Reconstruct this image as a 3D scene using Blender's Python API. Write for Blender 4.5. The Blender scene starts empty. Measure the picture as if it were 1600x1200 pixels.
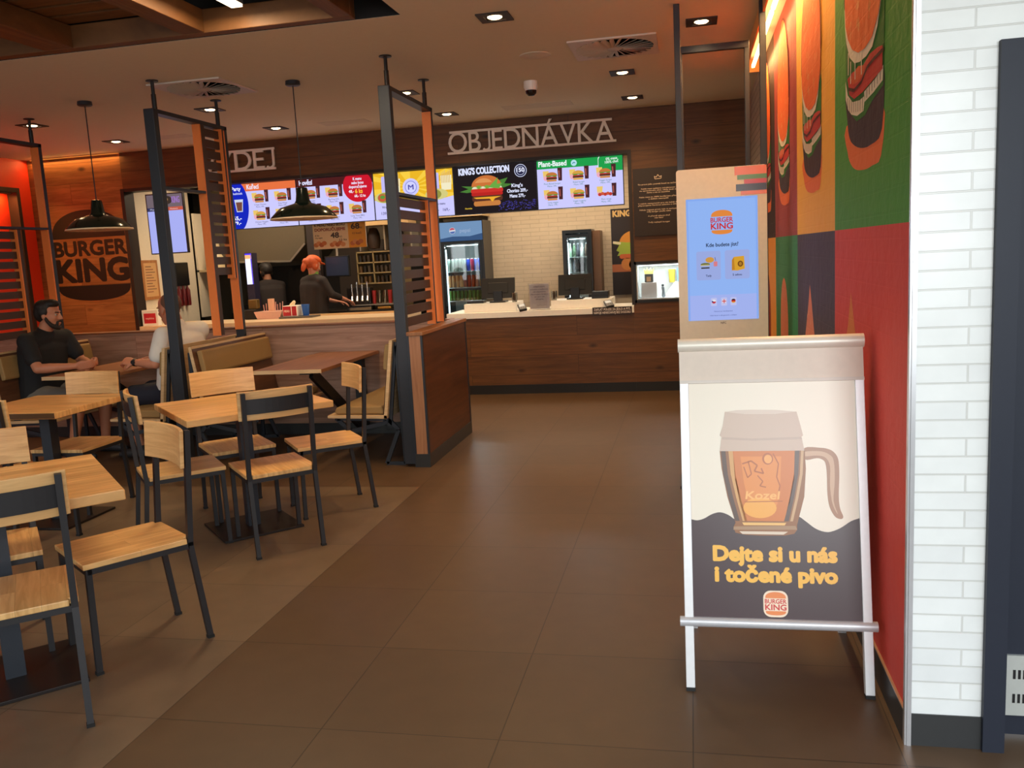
import bpy, bmesh, math, random
from math import sin, cos, pi, radians
from mathutils import Vector, Matrix
random.seed(7)
SC = bpy.context.scene
COL = SC.collection

# ---------------------------------------------------------------- camera, world, daylight, exposure
def make_camera():
    f, yaw, pitch, roll = 1355.44, 0.20924, -0.14534, -0.05392
    cy, sy, cp, sp = cos(yaw), sin(yaw), cos(pitch), sin(pitch)
    fw = Vector((-sy*cp, cy*cp, sp)); r = Vector((cy, sy, 0)); u = r.cross(fw)
    r2 = cos(roll)*r + sin(roll)*u; u2 = -sin(roll)*r + cos(roll)*u
    m = Matrix((r2, u2, -fw)).transposed().to_4x4()
    m.translation = Vector((1.2279, -3.6681, 1.5031))
    cd = bpy.data.cameras.new('camera'); cd.sensor_fit = 'HORIZONTAL'; cd.sensor_width = 36.0
    cd.lens = f*36.0/1600.0; cd.clip_start = .05
    o = bpy.data.objects.new('camera', cd); COL.objects.link(o); o.matrix_world = m
    SC.camera = o
make_camera()
vs = SC.view_settings
vs.view_transform = 'Standard'; vs.look = 'None'; vs.exposure = 0.0; vs.gamma = 1.0; vs.use_curve_mapping = False
SC.display_settings.display_device = 'sRGB'

W = bpy.data.worlds.new('daylight_sky'); SC.world = W; W.use_nodes = True
def make_world():
    nt = W.node_tree; nt.nodes.clear()
    out = nt.nodes.new('ShaderNodeOutputWorld'); bg = nt.nodes.new('ShaderNodeBackground')
    tc = nt.nodes.new('ShaderNodeTexCoord'); sx = nt.nodes.new('ShaderNodeSeparateXYZ')
    rp = nt.nodes.new('ShaderNodeValToRGB')
    nt.links.new(tc.outputs['Generated'], sx.inputs[0]); nt.links.new(sx.outputs['Z'], rp.inputs[0])
    e = rp.color_ramp.elements
    e[0].position = 0.0; e[0].color = (.10, .10, .09, 1)
    e[1].position = 1.0; e[1].color = (.55, .72, 1.0, 1)
    for p, c in ((.04, (.06, .10, .04, 1)), (.10, (.10, .15, .07, 1)), (.13, (.95, 1.0, 1.0, 1)), (.4, (.8, .9, 1.0, 1))):
        n = e.new(p); n.color = c
    nt.links.new(rp.outputs[0], bg.inputs['Color']); bg.inputs['Strength'].default_value = 1.7
    nt.links.new(bg.outputs[0], out.inputs[0])
make_world()

def area_light(name, loc, target, sx, sy, power, col, spread=180):
    ld = bpy.data.lights.new(name, 'AREA'); ld.shape = 'RECTANGLE'; ld.size = sx; ld.size_y = sy
    ld.energy = power; ld.color = col; ld.spread = radians(spread)
    o = bpy.data.objects.new(name, ld); COL.objects.link(o); o.location = loc
    o.rotation_euler = (Vector(target)-Vector(loc)).to_track_quat('-Z', 'Y').to_euler()
    return o
# daylight of the glazed entrance behind the camera, and of the glazed side front on the left
area_light('entrance_daylight', (2.35, -5.2, 1.9), (1.5, -.8, .6), 1.5, 1.5, 50, (.93, .98, 1.0), 120)
area_light('street_front_daylight', (-3.4, -4.8, 2.0), (-2.2, 1.0, .3), 3.6, 2.2, 34, (.98, .98, 1.0), 140)
# strip lighting of the kitchen ceiling behind the counter
area_light('kitchen_order_light', (-.4, 6.9, 2.68), (-.4, 7.0, 0), 2.4, .5, 40, (1.0, .80, .58))
area_light('kitchen_cook_light', (-3.6, 6.5, 2.68), (-3.6, 6.6, 0), 2.6, .4, 40, (1.0, .80, .56))

# ---------------------------------------------------------------- materials
def lin(c):
    r = []
    for v in c[:3]:
        v = v/255.0
        r.append(v/12.92 if v <= .04045 else ((v+.055)/1.055)**2.4)
    return (r[0], r[1], r[2], 1.0)
MATS = {}
def new_mat(name):
    m = bpy.data.materials.new(name); m.use_nodes = True
    return m, m.node_tree, m.node_tree.nodes['Principled BSDF']
def plain(name, c, rough=.5, metal=0.0, bump=0.0, bscale=200, spec=.5, var=.06):
    if name in MATS: return MATS[name]
    m, nt, b = new_mat(name)
    tc = nt.nodes.new('ShaderNodeTexCoord'); nz = nt.nodes.new('ShaderNodeTexNoise')
    nz.inputs['Scale'].default_value = bscale*.2; nz.inputs['Detail'].default_value = 4
    nt.links.new(tc.outputs['Object'], nz.inputs['Vector'])
    mx = nt.nodes.new('ShaderNodeMix'); mx.data_type = 'RGBA'; L = lin(c)
    mx.inputs['A'].default_value = tuple(v*(1-var) for v in L[:3])+(1,)
    mx.inputs['B'].default_value = tuple(min(1, v*(1+var)) for v in L[:3])+(1,)
    nt.links.new(nz.outputs['Fac'], mx.inputs['Factor']); nt.links.new(mx.outputs['Result'], b.inputs['Base Color'])
    b.inputs['Roughness'].default_value = rough; b.inputs['Metallic'].default_value = metal
    b.inputs['Specular IOR Level'].default_value = spec
    if bump:
        n2 = nt.nodes.new('ShaderNodeTexNoise'); n2.inputs['Scale'].default_value = bscale
        nt.links.new(tc.outputs['Object'], n2.inputs['Vector'])
        bp = nt.nodes.new('ShaderNodeBump'); bp.inputs['Strength'].default_value = bump; bp.inputs['Distance'].default_value = .004
        nt.links.new(n2.outputs['Fac'], bp.inputs['Height']); nt.links.new(bp.outputs[0], b.inputs['Normal'])
    MATS[name] = m; return m
def glow(name, c, s, linear=False):
    if name in MATS: return MATS[name]
    m, nt, b = new_mat(name); nt.nodes.remove(b)
    e = nt.nodes.new('ShaderNodeEmission'); e.inputs['Color'].default_value = (c+(1,)) if linear else lin(c); e.inputs['Strength'].default_value = s
    nt.links.new(e.outputs[0], nt.nodes['Material Output'].inputs[0]); MATS[name] = m; return m
def glass(name, c=(240, 250, 250), rough=.02, alpha=.12, gloss=1.0):
    if name in MATS: return MATS[name]
    m, nt, b = new_mat(name); nt.nodes.remove(b)
    g = nt.nodes.new('ShaderNodeBsdfGlossy'); g.inputs['Roughness'].default_value = rough
    t = nt.nodes.new('ShaderNodeBsdfTransparent'); t.inputs['Color'].default_value = lin(c)
    f = nt.nodes.new('ShaderNodeFresnel'); f.inputs['IOR'].default_value = 1.45
    mp = nt.nodes.new('ShaderNodeMath'); mp.operation = 'MULTIPLY_ADD'; mp.inputs[1].default_value = gloss; mp.inputs[2].default_value = alpha
    mx = nt.nodes.new('ShaderNodeMixShader')
    nt.links.new(f.outputs[0], mp.inputs[0]); nt.links.new(mp.outputs[0], mx.inputs[0])
    nt.links.new(t.outputs[0], mx.inputs[1]); nt.links.new(g.outputs[0], mx.inputs[2])
    nt.links.new(mx.outputs[0], nt.nodes['Material Output'].inputs[0]); MATS[name] = m; return m
AX = {'x': 0, 'y': 1, 'z': 2}
def uvw(nt, u, v, su=1.0, sv=1.0, ou=0.0, ov=0.0):
    tc = nt.nodes.new('ShaderNodeTexCoord'); s = nt.nodes.new('ShaderNodeSeparateXYZ')
    nt.links.new(tc.outputs['Object'], s.inputs[0]); c = nt.nodes.new('ShaderNodeCombineXYZ')
    for k, (ax, sc, of) in enumerate(((u, su, ou), (v, sv, ov))):
        m = nt.nodes.new('ShaderNodeMath'); m.operation = 'MULTIPLY_ADD'; m.inputs[1].default_value = sc; m.inputs[2].default_value = of
        nt.links.new(s.outputs[AX[ax]], m.inputs[0]); nt.links.new(m.outputs[0], c.inputs[k])
    w = ({'x', 'y', 'z'}-{u, v}).pop()
    nt.links.new(s.outputs[AX[w]], c.inputs[2])
    return c.outputs[0]
def wood(name, lo, hi, u='x', v='z', plank=None, rough=.45, knots=0.0, grain=1.0, tint=.35, gap=.003, offs=.5):
    """wood with the grain along axis u; plank=(length, width) lays boards"""
    if name in MATS: return MATS[name]
    m, nt, b = new_mat(name); N = nt.nodes.new; LK = nt.links.new
    vec = uvw(nt, u, v)
    mp = N('ShaderNodeMapping'); mp.inputs['Scale'].default_value = (1.6*grain, 22*grain, 3)
    LK(vec, mp.inputs['Vector'])
    addv = None
    if plank:
        br = N('ShaderNodeTexBrick'); br.offset = offs; br.inputs['Scale'].default_value = 1.0
        br.inputs['Brick Width'].default_value = plank[0]; br.inputs['Row Height'].default_value = plank[1]
        br.inputs['Mortar Size'].default_value = gap; br.inputs['Mortar Smooth'].default_value = .1
        br.inputs['Color1'].default_value = (0, 0, 0, 1); br.inputs['Color2'].default_value = (1, 1, 1, 1); br.inputs['Mortar'].default_value = (.5, .5, .5, 1)
        LK(vec, br.inputs['Vector'])
        ad = N('ShaderNodeVectorMath'); ad.operation = 'MULTIPLY_ADD'; ad.inputs[1].default_value = (7.3, 11.1, 5.0)
        LK(br.outputs['Color'], ad.inputs[0]); LK(mp.outputs[0], ad.inputs[2]); src = ad.outputs[0]
    else:
        src = mp.outputs[0]
    nz = N('ShaderNodeTexNoise'); nz.inputs['Scale'].default_value = 1.6; nz.inputs['Detail'].default_value = 8; nz.inputs['Roughness'].default_value = .62; nz.inputs['Distortion'].default_value = .9
    LK(src, nz.inputs['Vector'])
    rp = N('ShaderNodeValToRGB'); L0, L1 = lin(lo), lin(hi)
    rp.color_ramp.elements[0].position = .28; rp.color_ramp.elements[0].color = L0
    rp.color_ramp.elements[1].position = .72; rp.color_ramp.elements[1].color = L1
    LK(nz.outputs['Fac'], rp.inputs[0]); col = rp.outputs[0]
    if plank:
        hs = N('ShaderNodeHueSaturation'); mr = N('ShaderNodeMapRange')
        mr.inputs['To Min'].default_value = 1-tint; mr.inputs['To Max'].default_value = 1+tint
        LK(br.outputs['Color'], mr.inputs['Value']); LK(mr.outputs[0], hs.inputs['Value']); LK(col, hs.inputs['Color'])
        mg = N('ShaderNodeMix'); mg.data_type = 'RGBA'; mg.inputs['B'].default_value = tuple(q*.28 for q in L0[:3])+(1,)
        LK(br.outputs['Fac'], mg.inputs['Factor']); LK(hs.outputs[0], mg.inputs['A']); col = mg.outputs['Result']
    if knots:
        vo = N('ShaderNodeTexVoronoi'); vo.inputs['Scale'].default_value = 1.0
        mk = N('ShaderNodeMapping'); mk.inputs['Scale'].default_value = (2.2, 4.5, .01); LK(vec, mk.inputs['Vector']); LK(mk.outputs[0], vo.inputs['Vector'])
        kr = N('ShaderNodeValToRGB'); kr.color_ramp.elements[0].position = .045; kr.color_ramp.elements[0].color = (1, 1, 1, 1)
        kr.color_ramp.elements[1].position = .15; kr.color_ramp.elements[1].color = (0, 0, 0, 1)
        LK(vo.outputs['Distance'], kr.inputs[0])
        km = N('ShaderNodeMath'); km.operation = 'MULTIPLY'; km.inputs[1].default_value = knots; LK(kr.outputs[0], km.inputs[0])
        kx = N('ShaderNodeMix'); kx.data_type = 'RGBA'; kx.inputs['B'].default_value = tuple(q*.16 for q in L0[:3])+(1,)
        LK(km.outputs[0], kx.inputs['Factor']); LK(col, kx.inputs['A']); col = kx.outputs['Result']
    LK(col, b.inputs['Base Color']); b.inputs['Roughness'].default_value = rough
    bp = N('ShaderNodeBump'); bp.inputs['Strength'].default_value = .12; bp.inputs['Distance'].default_value = .002
    LK(nz.outputs['Fac'], bp.inputs['Height']); LK(bp.outputs[0], b.inputs['Normal'])
    MATS[name] = m; return m
def bricks(name, c1, c2, mortar, u, v, w, h, ms=.004, rough=.35, offs=.5, bump=.5, ou=0.0, ov=0.0, noise=.03):
    if name in MATS: return MATS[name]
    m, nt, b = new_mat(name); N = nt.nodes.new; LK = nt.links.new
    vec = uvw(nt, u, v, 1, 1, ou, ov)
    br = N('ShaderNodeTexBrick'); br.offset = offs; br.inputs['Scale'].default_value = 1.0
    br.inputs['Brick Width'].default_value = w; br.inputs['Row Height'].default_value = h; br.inputs['Mortar Size'].default_value = ms; br.inputs['Mortar Smooth'].default_value = .3
    br.inputs['Color1'].default_value = lin(c1); br.inputs['Color2'].default_value = lin(c2); br.inputs['Mortar'].default_value = lin(mortar)
    LK(vec, br.inputs['Vector'])
    nz = N('ShaderNodeTexNoise'); nz.inputs['Scale'].default_value = 9; nz.inputs['Detail'].default_value = 6; LK(vec, nz.inputs['Vector'])
    hs = N('ShaderNodeHueSaturation'); mr = N('ShaderNodeMapRange'); mr.inputs['To Min'].default_value = 1-noise*3; mr.inputs['To Max'].default_value = 1+noise*3
    LK(nz.outputs['Fac'], mr.inputs['Value']); LK(mr.outputs[0], hs.inputs['Value']); LK(br.outputs['Color'], hs.inputs['Color'])
    LK(hs.outputs[0], b.inputs['Base Color']); b.inputs['Roughness'].default_value = rough
    iv = N('ShaderNodeMath'); iv.operation = 'SUBTRACT'; iv.inputs[0].default_value = 1.0; LK(br.outputs['Fac'], iv.inputs[1])
    ad = N('ShaderNodeMath'); ad.operation = 'MULTIPLY_ADD'; ad.inputs[1].default_value = .25; LK(nz.outputs['Fac'], ad.inputs[0]); LK(iv.outputs[0], ad.inputs[2])
    bp = N('ShaderNodeBump'); bp.inputs['Strength'].default_value = bump; bp.inputs['Distance'].default_value = .006
    LK(ad.outputs[0], bp.inputs['Height']); LK(bp.outputs[0], b.inputs['Normal'])
    MATS[name] = m; return m

STEEL = plain('slate_steel', (52, 56, 64), .42, .35)
STEELC = plain('chair_steel', (48, 46, 48), .45, .3)
BLACK = plain('black_plastic', (22, 21, 22), .4)
DARKBR = plain('dark_brown_trim', (42, 31, 25), .5)
KICK = plain('dark_skirting_tile', (48, 49, 50), .4)
WHITE = plain('white_laminate', (250, 246, 238), .35)
CREAM = plain('cream_paint', (226, 214, 192), .5)
ALU = plain('brushed_aluminium', (205, 205, 208), .32, .75)
STAIN = plain('stainless_steel', (176, 165, 148), .35, .7)
CHROME = plain('chrome', (225, 222, 215), .12, 1.0)
ORANGE = plain('orange_painted_wood', (255, 140, 66), .5)
OAK = wood('oak_butcher_block', (190, 134, 76), (240, 190, 124), 'x', 'y', (3, .07), .36, 0, 1.0, .12, .0004)
OAKS = wood('oak_chair_seat', (196, 140, 80), (242, 196, 130), 'y', 'x', (3, .078), .36, 0, 1.0, .09, .0003)
OAKB = wood('oak_backrest', (196, 142, 86), (238, 192, 130), 'x', 'z', None, .4, 0, 1.3)
OAKEDGE = wood('light_plywood', (196, 158, 112), (226, 192, 146), 'y', 'z', None, .5, 0, 1.2)
BEAMW = wood('raft_pine_y', (92, 58, 28), (128, 84, 44), 'y', 'x', None, .55, .25, .8)
BEAMX = wood('raft_pine_x', (98, 62, 30), (136, 90, 48), 'x', 'y', None, .55, .25, .8)
WALLWOOD = wood('rustic_oak_planks', (80, 48, 21), (120, 77, 38), 'x', 'z', (2.4, .21), .5, .9, .7, .16, .0016)
PANELWOOD = wood('light_oak_panel', (122, 74, 34), (172, 114, 62), 'x', 'z', (2.4, .24), .5, .9, .7, .14, .0016)
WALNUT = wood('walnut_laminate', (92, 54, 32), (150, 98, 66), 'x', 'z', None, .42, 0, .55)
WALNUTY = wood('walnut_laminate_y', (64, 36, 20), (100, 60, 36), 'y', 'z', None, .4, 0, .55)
SLATM = plain('brown_slat', (72, 46, 34), .5)
CUSH = plain('tan_cushion', (160, 126, 78), .7, 0, .2, 300)
RUBBER = plain('black_rubber', (18, 18, 18), .7)
# ---------------------------------------------------------------- geometry helpers
class MB:
    def __init__(s): s.v = []; s.f = []; s.m = []
    def add(s, vs, fs, mi=0):
        b = len(s.v); s.v += [tuple(v) for v in vs]
        for f in fs: s.f.append(tuple(b+i for i in f)); s.m.append(mi)
        return s
    def box(s, x0, x1, y0, y1, z0, z1, mi=0, M=None):
        vs = [Vector((x, y, z)) for x in (x0, x1) for y in (y0, y1) for z in (z0, z1)]
        if M: vs = [M @ v for v in vs]
        return s.add(vs, [(0, 1, 3, 2), (4, 6, 7, 5), (0, 4, 5, 1), (2, 3, 7, 6), (0, 2, 6, 4), (1, 5, 7, 3)], mi)
    def bar(s, p, q, w, h, up=(0, 0, 1), mi=0):
        p, q = Vector(p), Vector(q); d = (q-p).normalized(); up = Vector(up)
        a = d.cross(up)
        if a.length < 1e-4: a = d.cross(Vector((0, 1, 0)))
        a.normalize(); b = a.cross(d).normalized()
        vs = [c+a*i*w/2+b*j*h/2 for c in (p, q) for i, j in ((-1, -1), (1, -1), (1, 1), (-1, 1))]
        return s.add(vs, [(3, 2, 1, 0), (4, 5, 6, 7), (0, 1, 5, 4), (1, 2, 6, 5), (2, 3, 7, 6), (3, 0, 4, 7)], mi)
    def cyl(s, p, q, r0, r1=None, n=14, mi=0, caps=True):
        r1 = r0 if r1 is None else r1; p, q = Vector(p), Vector(q); d = (q-p).normalized()
        a = d.cross(Vector((0, 0, 1)));
        if a.length < 1e-4: a = Vector((1, 0, 0))
        a.normalize(); b = d.cross(a)
        vs = [c+(a*cos(2*pi*k/n)+b*sin(2*pi*k/n))*r for c, r in ((p, r0), (q, r1)) for k in range(n)]
        fs = [(k, (k+1) % n, n+(k+1) % n, n+k) for k in range(n)]
        if caps: fs += [tuple(range(n))[::-1], tuple(range(n, 2*n))]
        return s.add(vs, fs, mi)
    def lathe(s, prof, c=(0, 0, 0), n=32, mi=0, M=None):
        c = Vector(c); vs = []; fs = []
        for r, z in prof:
            for k in range(n):
                v = Vector((r*cos(2*pi*k/n), r*sin(2*pi*k/n), z)); v = (M @ v) if M else v; vs.append(v+c)
        for i in range(len(prof)-1):
            for k in range(n): fs.append((i*n+k, i*n+(k+1) % n, (i+1)*n+(k+1) % n, (i+1)*n+k))
        if prof[0][0] > 1e-5: fs.append(tuple(range(n))[::-1])
        if prof[-1][0] > 1e-5: fs.append(tuple(range((len(prof)-1)*n, len(prof)*n)))
        return s.add(vs, fs, mi)
    def ball(s, c, rx, ry=None, rz=None, n=16, m=10, mi=0, M=None):
        ry = rx if ry is None else ry; rz = rx if rz is None else rz; c = Vector(c); vs = []; fs = []
        for i in range(m+1):
            t = pi*i/m
            for k in range(n):
                p = 2*pi*k/n; v = Vector((rx*sin(t)*cos(p), ry*sin(t)*sin(p), rz*cos(t)))
                vs.append(((M @ v) if M else v)+c)
        for i in range(m):
            for k in range(n): fs.append((i*n+k, (i+1)*n+k, (i+1)*n+(k+1) % n, i*n+(k+1) % n))
        return s.add(vs, fs, mi)
    def chain(s, pts, n=14, mi=0):
        """round-ended tapered limb through pts = [(x,y,z,r)...]"""
        for a, b in zip(pts, pts[1:]): s.cyl(a[:3], b[:3], a[3], b[3], n, mi)
        for p in pts: s.ball(p[:3], p[3], n=n, m=8, mi=mi)
        return s
    def prism(s, poly, O, U, V, d, mi=0):
        O, U, V = Vector(O), Vector(U), Vector(V); N = U.cross(V).normalized()*d; n = len(poly)
        a = [O+U*x+V*y for x, y in poly]; vs = a+[p+N for p in a]
        fs = [tuple(range(n))[::-1], tuple(range(n, 2*n))]+[(k, (k+1) % n, n+(k+1) % n, n+k) for k in range(n)]
        return s.add(vs, fs, mi)
    def build(s, name, mats, parent=None, smooth=False, bevel=0, seg=2, fix=True):
        me = bpy.data.meshes.new(name); me.from_pydata(s.v, [], s.f)
        if not isinstance(mats, (list, tuple)): mats = [mats]
        for m in mats: me.materials.append(m)
        me.polygons.foreach_set('material_index', s.m)
        if fix:
            bm = bmesh.new(); bm.from_mesh(me); bmesh.ops.remove_doubles(bm, verts=bm.verts, dist=1e-6)
            bmesh.ops.recalc_face_normals(bm, faces=bm.faces); bm.to_mesh(me); bm.free()
        if smooth: me.polygons.foreach_set('use_smooth', [True]*len(me.polygons))
        me.update()
        o = bpy.data.objects.new(name, me); COL.objects.link(o)
        if smooth and hasattr(me, 'set_sharp_from_angle'): me.set_sharp_from_angle(angle=radians(40))
        if bevel:
            b = o.modifiers.new('bevel', 'BEVEL'); b.width = bevel; b.segments = seg; b.limit_method = 'ANGLE'; b.angle_limit = radians(35)
        put(o, parent)
        return o
def put(o, parent):
    if parent is not None:
        o.parent = parent
        root = parent
        m = Matrix.Identity(4)
        while root is not None:
            m = root.matrix_basis @ m if root.parent is None else root.matrix_parent_inverse @ root.matrix_basis @ m
            root = root.parent
        o.matrix_parent_inverse = m.inverted()
def tag(o, label, cat, group=None, kind=None):
    o['label'] = label; o['category'] = cat
    if group: o['group'] = group
    if kind: o['kind'] = kind
    return o
def thing(name, label, cat, loc=(0, 0, 0), group=None):
    o = bpy.data.objects.new(name, None); COL.objects.link(o); o.location = loc; o.empty_display_size = .1
    bpy.context.view_layer.update()
    return tag(o, label, cat, group)
def struct(o, label=None):
    o['kind'] = 'structure'
    if label: o['label'] = label; o['category'] = o.name.split('_')[0]
    return o
def dup(root, loc, label=None, rz=None):
    r = root.copy(); COL.objects.link(r); r.location = loc
    if rz is not None: r.rotation_euler = (0, 0, rz)
    if label: r['label'] = label
    for ch in list(root.children):
        c = ch.copy(); COL.objects.link(c); c.parent = r; c.matrix_parent_inverse = ch.matrix_parent_inverse.copy()
        for g in list(ch.children):
            d = g.copy(); COL.objects.link(d); d.parent = c; d.matrix_parent_inverse = g.matrix_parent_inverse.copy()
    return r
def light_in(name, parent, kind, loc, power, col, radius=.04, angle=None, blend=.6, rot=None, size=None):
    ld = bpy.data.lights.new(name, kind); ld.energy = power; ld.color = col
    if kind == 'AREA': ld.shape = 'RECTANGLE'; ld.size, ld.size_y = size
    else: ld.shadow_soft_size = radius
    if kind == 'SPOT': ld.spot_size = radians(angle); ld.spot_blend = blend
    o = bpy.data.objects.new(name, ld); COL.objects.link(o); o.location = loc
    if rot: o.rotation_euler = rot
    if parent: put(o, parent)
    return o

# ---- lettering
_TXT = {}
def text_geom(s, bold=0.0, res=3):
    k = (s, bold, res)
    if k in _TXT: return _TXT[k]
    def conv(t):
        cu = bpy.data.curves.new('lettering', 'FONT'); cu.body = t; cu.offset = bold; cu.resolution_u = res; cu.size = 1
        o = bpy.data.objects.new('lettering', cu); COL.objects.link(o)
        dg = bpy.context.evaluated_depsgraph_get(); me = bpy.data.meshes.new_from_object(o.evaluated_get(dg))
        vs = [(v.co.x, v.co.y) for v in me.vertices]; fs = [tuple(p.vertices) for p in me.polygons]
        bpy.data.objects.remove(o); bpy.data.curves.remove(cu); bpy.data.meshes.remove(me)
        return vs, fs
    if ('H', bold, 0) not in _TXT:
        hv, _ = conv('H'); _TXT[('H', bold, 0)] = (min(v[1] for v in hv), max(v[1] for v in hv))
    h0, h1 = _TXT[('H', bold, 0)]
    vs, fs = conv(s); sc = 1/(h1-h0)
    x0 = min(v[0] for v in vs); x1 = max(v[0] for v in vs)
    vs = [((x-x0)*sc, (y-h0)*sc) for x, y in vs]
    _TXT[k] = (vs, fs, (x1-x0)*sc); return _TXT[k]

_CM = {}
def canvas_mat(col, mode, strength, rough):
    k = (tuple(col), mode, strength, rough)
    if k in _CM: return _CM[k]
    nm = ('lit_' if mode == 'emit' else 'print_')+'%02x%02x%02x' % tuple(int(c) for c in col[:3])
    m, nt, b = new_mat(nm)
    if mode == 'emit':
        nt.nodes.remove(b); e = nt.nodes.new('ShaderNodeEmission'); e.inputs['Color'].default_value = lin(col); e.inputs['Strength'].default_value = strength
        nt.links.new(e.outputs[0], nt.nodes['Material Output'].inputs[0])
    else:
        b.inputs['Base Color'].default_value = lin(col); b.inputs['Roughness'].default_value = rough; b.inputs['Specular IOR Level'].default_value = .2 if mode == 'brick' else .5
        if mode == 'brick':
            vec = uvw(nt, 'y', 'z'); br = nt.nodes.new('ShaderNodeTexBrick'); br.inputs['Scale'].default_value = 1
            br.inputs['Brick Width'].default_value = .26; br.inputs['Row Height'].default_value = .075; br.inputs['Mortar Size'].default_value = .004
            nt.links.new(vec, br.inputs['Vector']); nz = nt.nodes.new('ShaderNodeTexNoise'); nz.inputs['Scale'].default_value = 14; nz.inputs['Detail'].default_value = 5
            nt.links.new(vec, nz.inputs['Vector'])
            iv = nt.nodes.new('ShaderNodeMath'); iv.operation = 'SUBTRACT'; nt.links.new(nz.outputs['Fac'], iv.inputs[0]); nt.links.new(br.outputs['Fac'], iv.inputs[1])
            bp = nt.nodes.new('ShaderNodeBump'); bp.inputs['Strength'].default_value = .55; bp.inputs['Distance'].default_value = .008
            nt.links.new(iv.outputs[0], bp.inputs['Height']); nt.links.new(bp.outputs[0], b.inputs['Normal'])
    _CM[k] = m; return m
def sm(pts, n=4, closed=True):
    """round a hand drawn outline (Catmull-Rom)"""
    out = []; N = len(pts); g = lambda i: pts[i % N] if closed else pts[max(0, min(N-1, i))]
    for i in range(N if closed else N-1):
        p0, p1, p2, p3 = g(i-1), g(i), g(i+1), g(i+2)
        for k in range(n):
            t = k/n; out.append(tuple(.5*(2*b+(c-a)*t+(2*a-5*b+4*c-d)*t*t+(3*b-a-3*c+d)*t**3) for a, b, c, d in zip(p0, p1, p2, p3)))
    if not closed: out.append(tuple(pts[-1]))
    return out
class Canvas:
    """flat printed or lit picture made of coloured outlines, in metres"""
    def __init__(s): s.items = []
    def raw(s, vs, fs, col, L): s.items.append((vs, fs, tuple(col), L)); return s
    def poly(s, pts, col, L=1): return s.raw(list(pts), [tuple(range(len(pts)))], col, L)
    def rect(s, x, y, w, h, col, L=1): return s.poly([(x, y), (x+w, y), (x+w, y+h), (x, y+h)], col, L)
    def rrect(s, x, y, w, h, r, col, L=1, n=5):
        p = []
        for cx, cy, a in ((x+w-r, y+r, -pi/2), (x+w-r, y+h-r, 0), (x+r, y+h-r, pi/2), (x+r, y+r, pi)):
            p += [(cx+r*cos(a+pi/2*k/n), cy+r*sin(a+pi/2*k/n)) for k in range(n+1)]
        return s.poly(p, col, L)
    def ell(s, cx, cy, rx, ry, col, L=1, a0=0, a1=360, n=24):
        full = (a1-a0) >= 360
        return s.poly([(cx+rx*cos(radians(a0+(a1-a0)*k/n)), cy+ry*sin(radians(a0+(a1-a0)*k/n))) for k in range(n if full else n+1)], col, L)
    def clip_ell(s, cx, cy, r, x0, x1, y0, y1, col, L=1, n=48, ry=None):
        ry = ry or r
        pts = []
        for k in range(n):
            x = min(x1, max(x0, cx+r*cos(2*pi*k/n))); y = min(y1, max(y0, cy+ry*sin(2*pi*k/n)))
            if not pts or abs(pts[-1][0]-x)+abs(pts[-1][1]-y) > 1e-5: pts.append((x, y))
        return s.poly(pts, col, L)
    def line(s, pts, w, col, L=1):
        for (x0, y0), (x1, y1) in zip(pts, pts[1:]):
            d = math.hypot(x1-x0, y1-y0) or 1; nx, ny = -(y1-y0)/d*w/2, (x1-x0)/d*w/2
            s.poly([(x0+nx, y0+ny), (x1+nx, y1+ny), (x1-nx, y1-ny), (x0-nx, y0-ny)], col, L)
        return s
    def text(s, t, x, y, h, col, align='c', w=None, bold=.0, L=3, rot=0, maxw=None, slant=0):
        vs, fs, tw = text_geom(t, 0.0); sx = h
        if w: sx = w/tw
        if maxw and tw*sx > maxw: sx = maxw/tw
        ox = {'l': 0, 'c': -tw*sx/2, 'r': -tw*sx}[align]; cr, sr = cos(rot), sin(rot); out = []
        for a, b in vs:
            a, b = a*sx+ox+slant*b*h, b*h
            out.append((x+a*cr-b*sr, y+a*sr+b*cr))
        if bold < .012: return s.raw(out, fs, col, L)
        n = 18 if h > .04 else (10 if h > .03 else 4); d = bold*1.35*h      # heavier strokes: the same letters laid around themselves
        for k in range(n):
            a = 2*pi*k/n+.3; s.raw([(px+d*cos(a), py+d*sin(a)) for px, py in out], fs, col, L+.02*k)
        return s
    def build(s, name, O, U, V, parent=None, mode='emit', strength=1.0, rough=.5, step=.0004):
        O, U, V = Vector(O), Vector(U).normalized(), Vector(V).normalized(); N = U.cross(V).normalized()
        verts = []; faces = []; mi = []; mats = []; idx = {}
        for vs, fs, col, L in s.items:
            if col not in idx: idx[col] = len(mats); mats.append(canvas_mat(col, mode, strength, rough))
            b = len(verts); verts += [tuple(O+U*x+V*y+N*(L*step)) for x, y in vs]
            for f in fs: faces.append(tuple(b+i for i in f)); mi.append(idx[col])
        me = bpy.data.meshes.new(name); me.from_pydata(verts, [], faces)
        for m in mats: me.materials.append(m)
        me.polygons.foreach_set('material_index', mi); me.update()
        bm = bmesh.new(); bm.from_mesh(me)
        for f in bm.faces:
            f.normal_update()
            if f.normal.dot(N) < 0: f.normal_flip()
        bm.to_mesh(me); bm.free()
        o = bpy.data.objects.new(name, me); COL.objects.link(o); put(o, parent); return o
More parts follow.
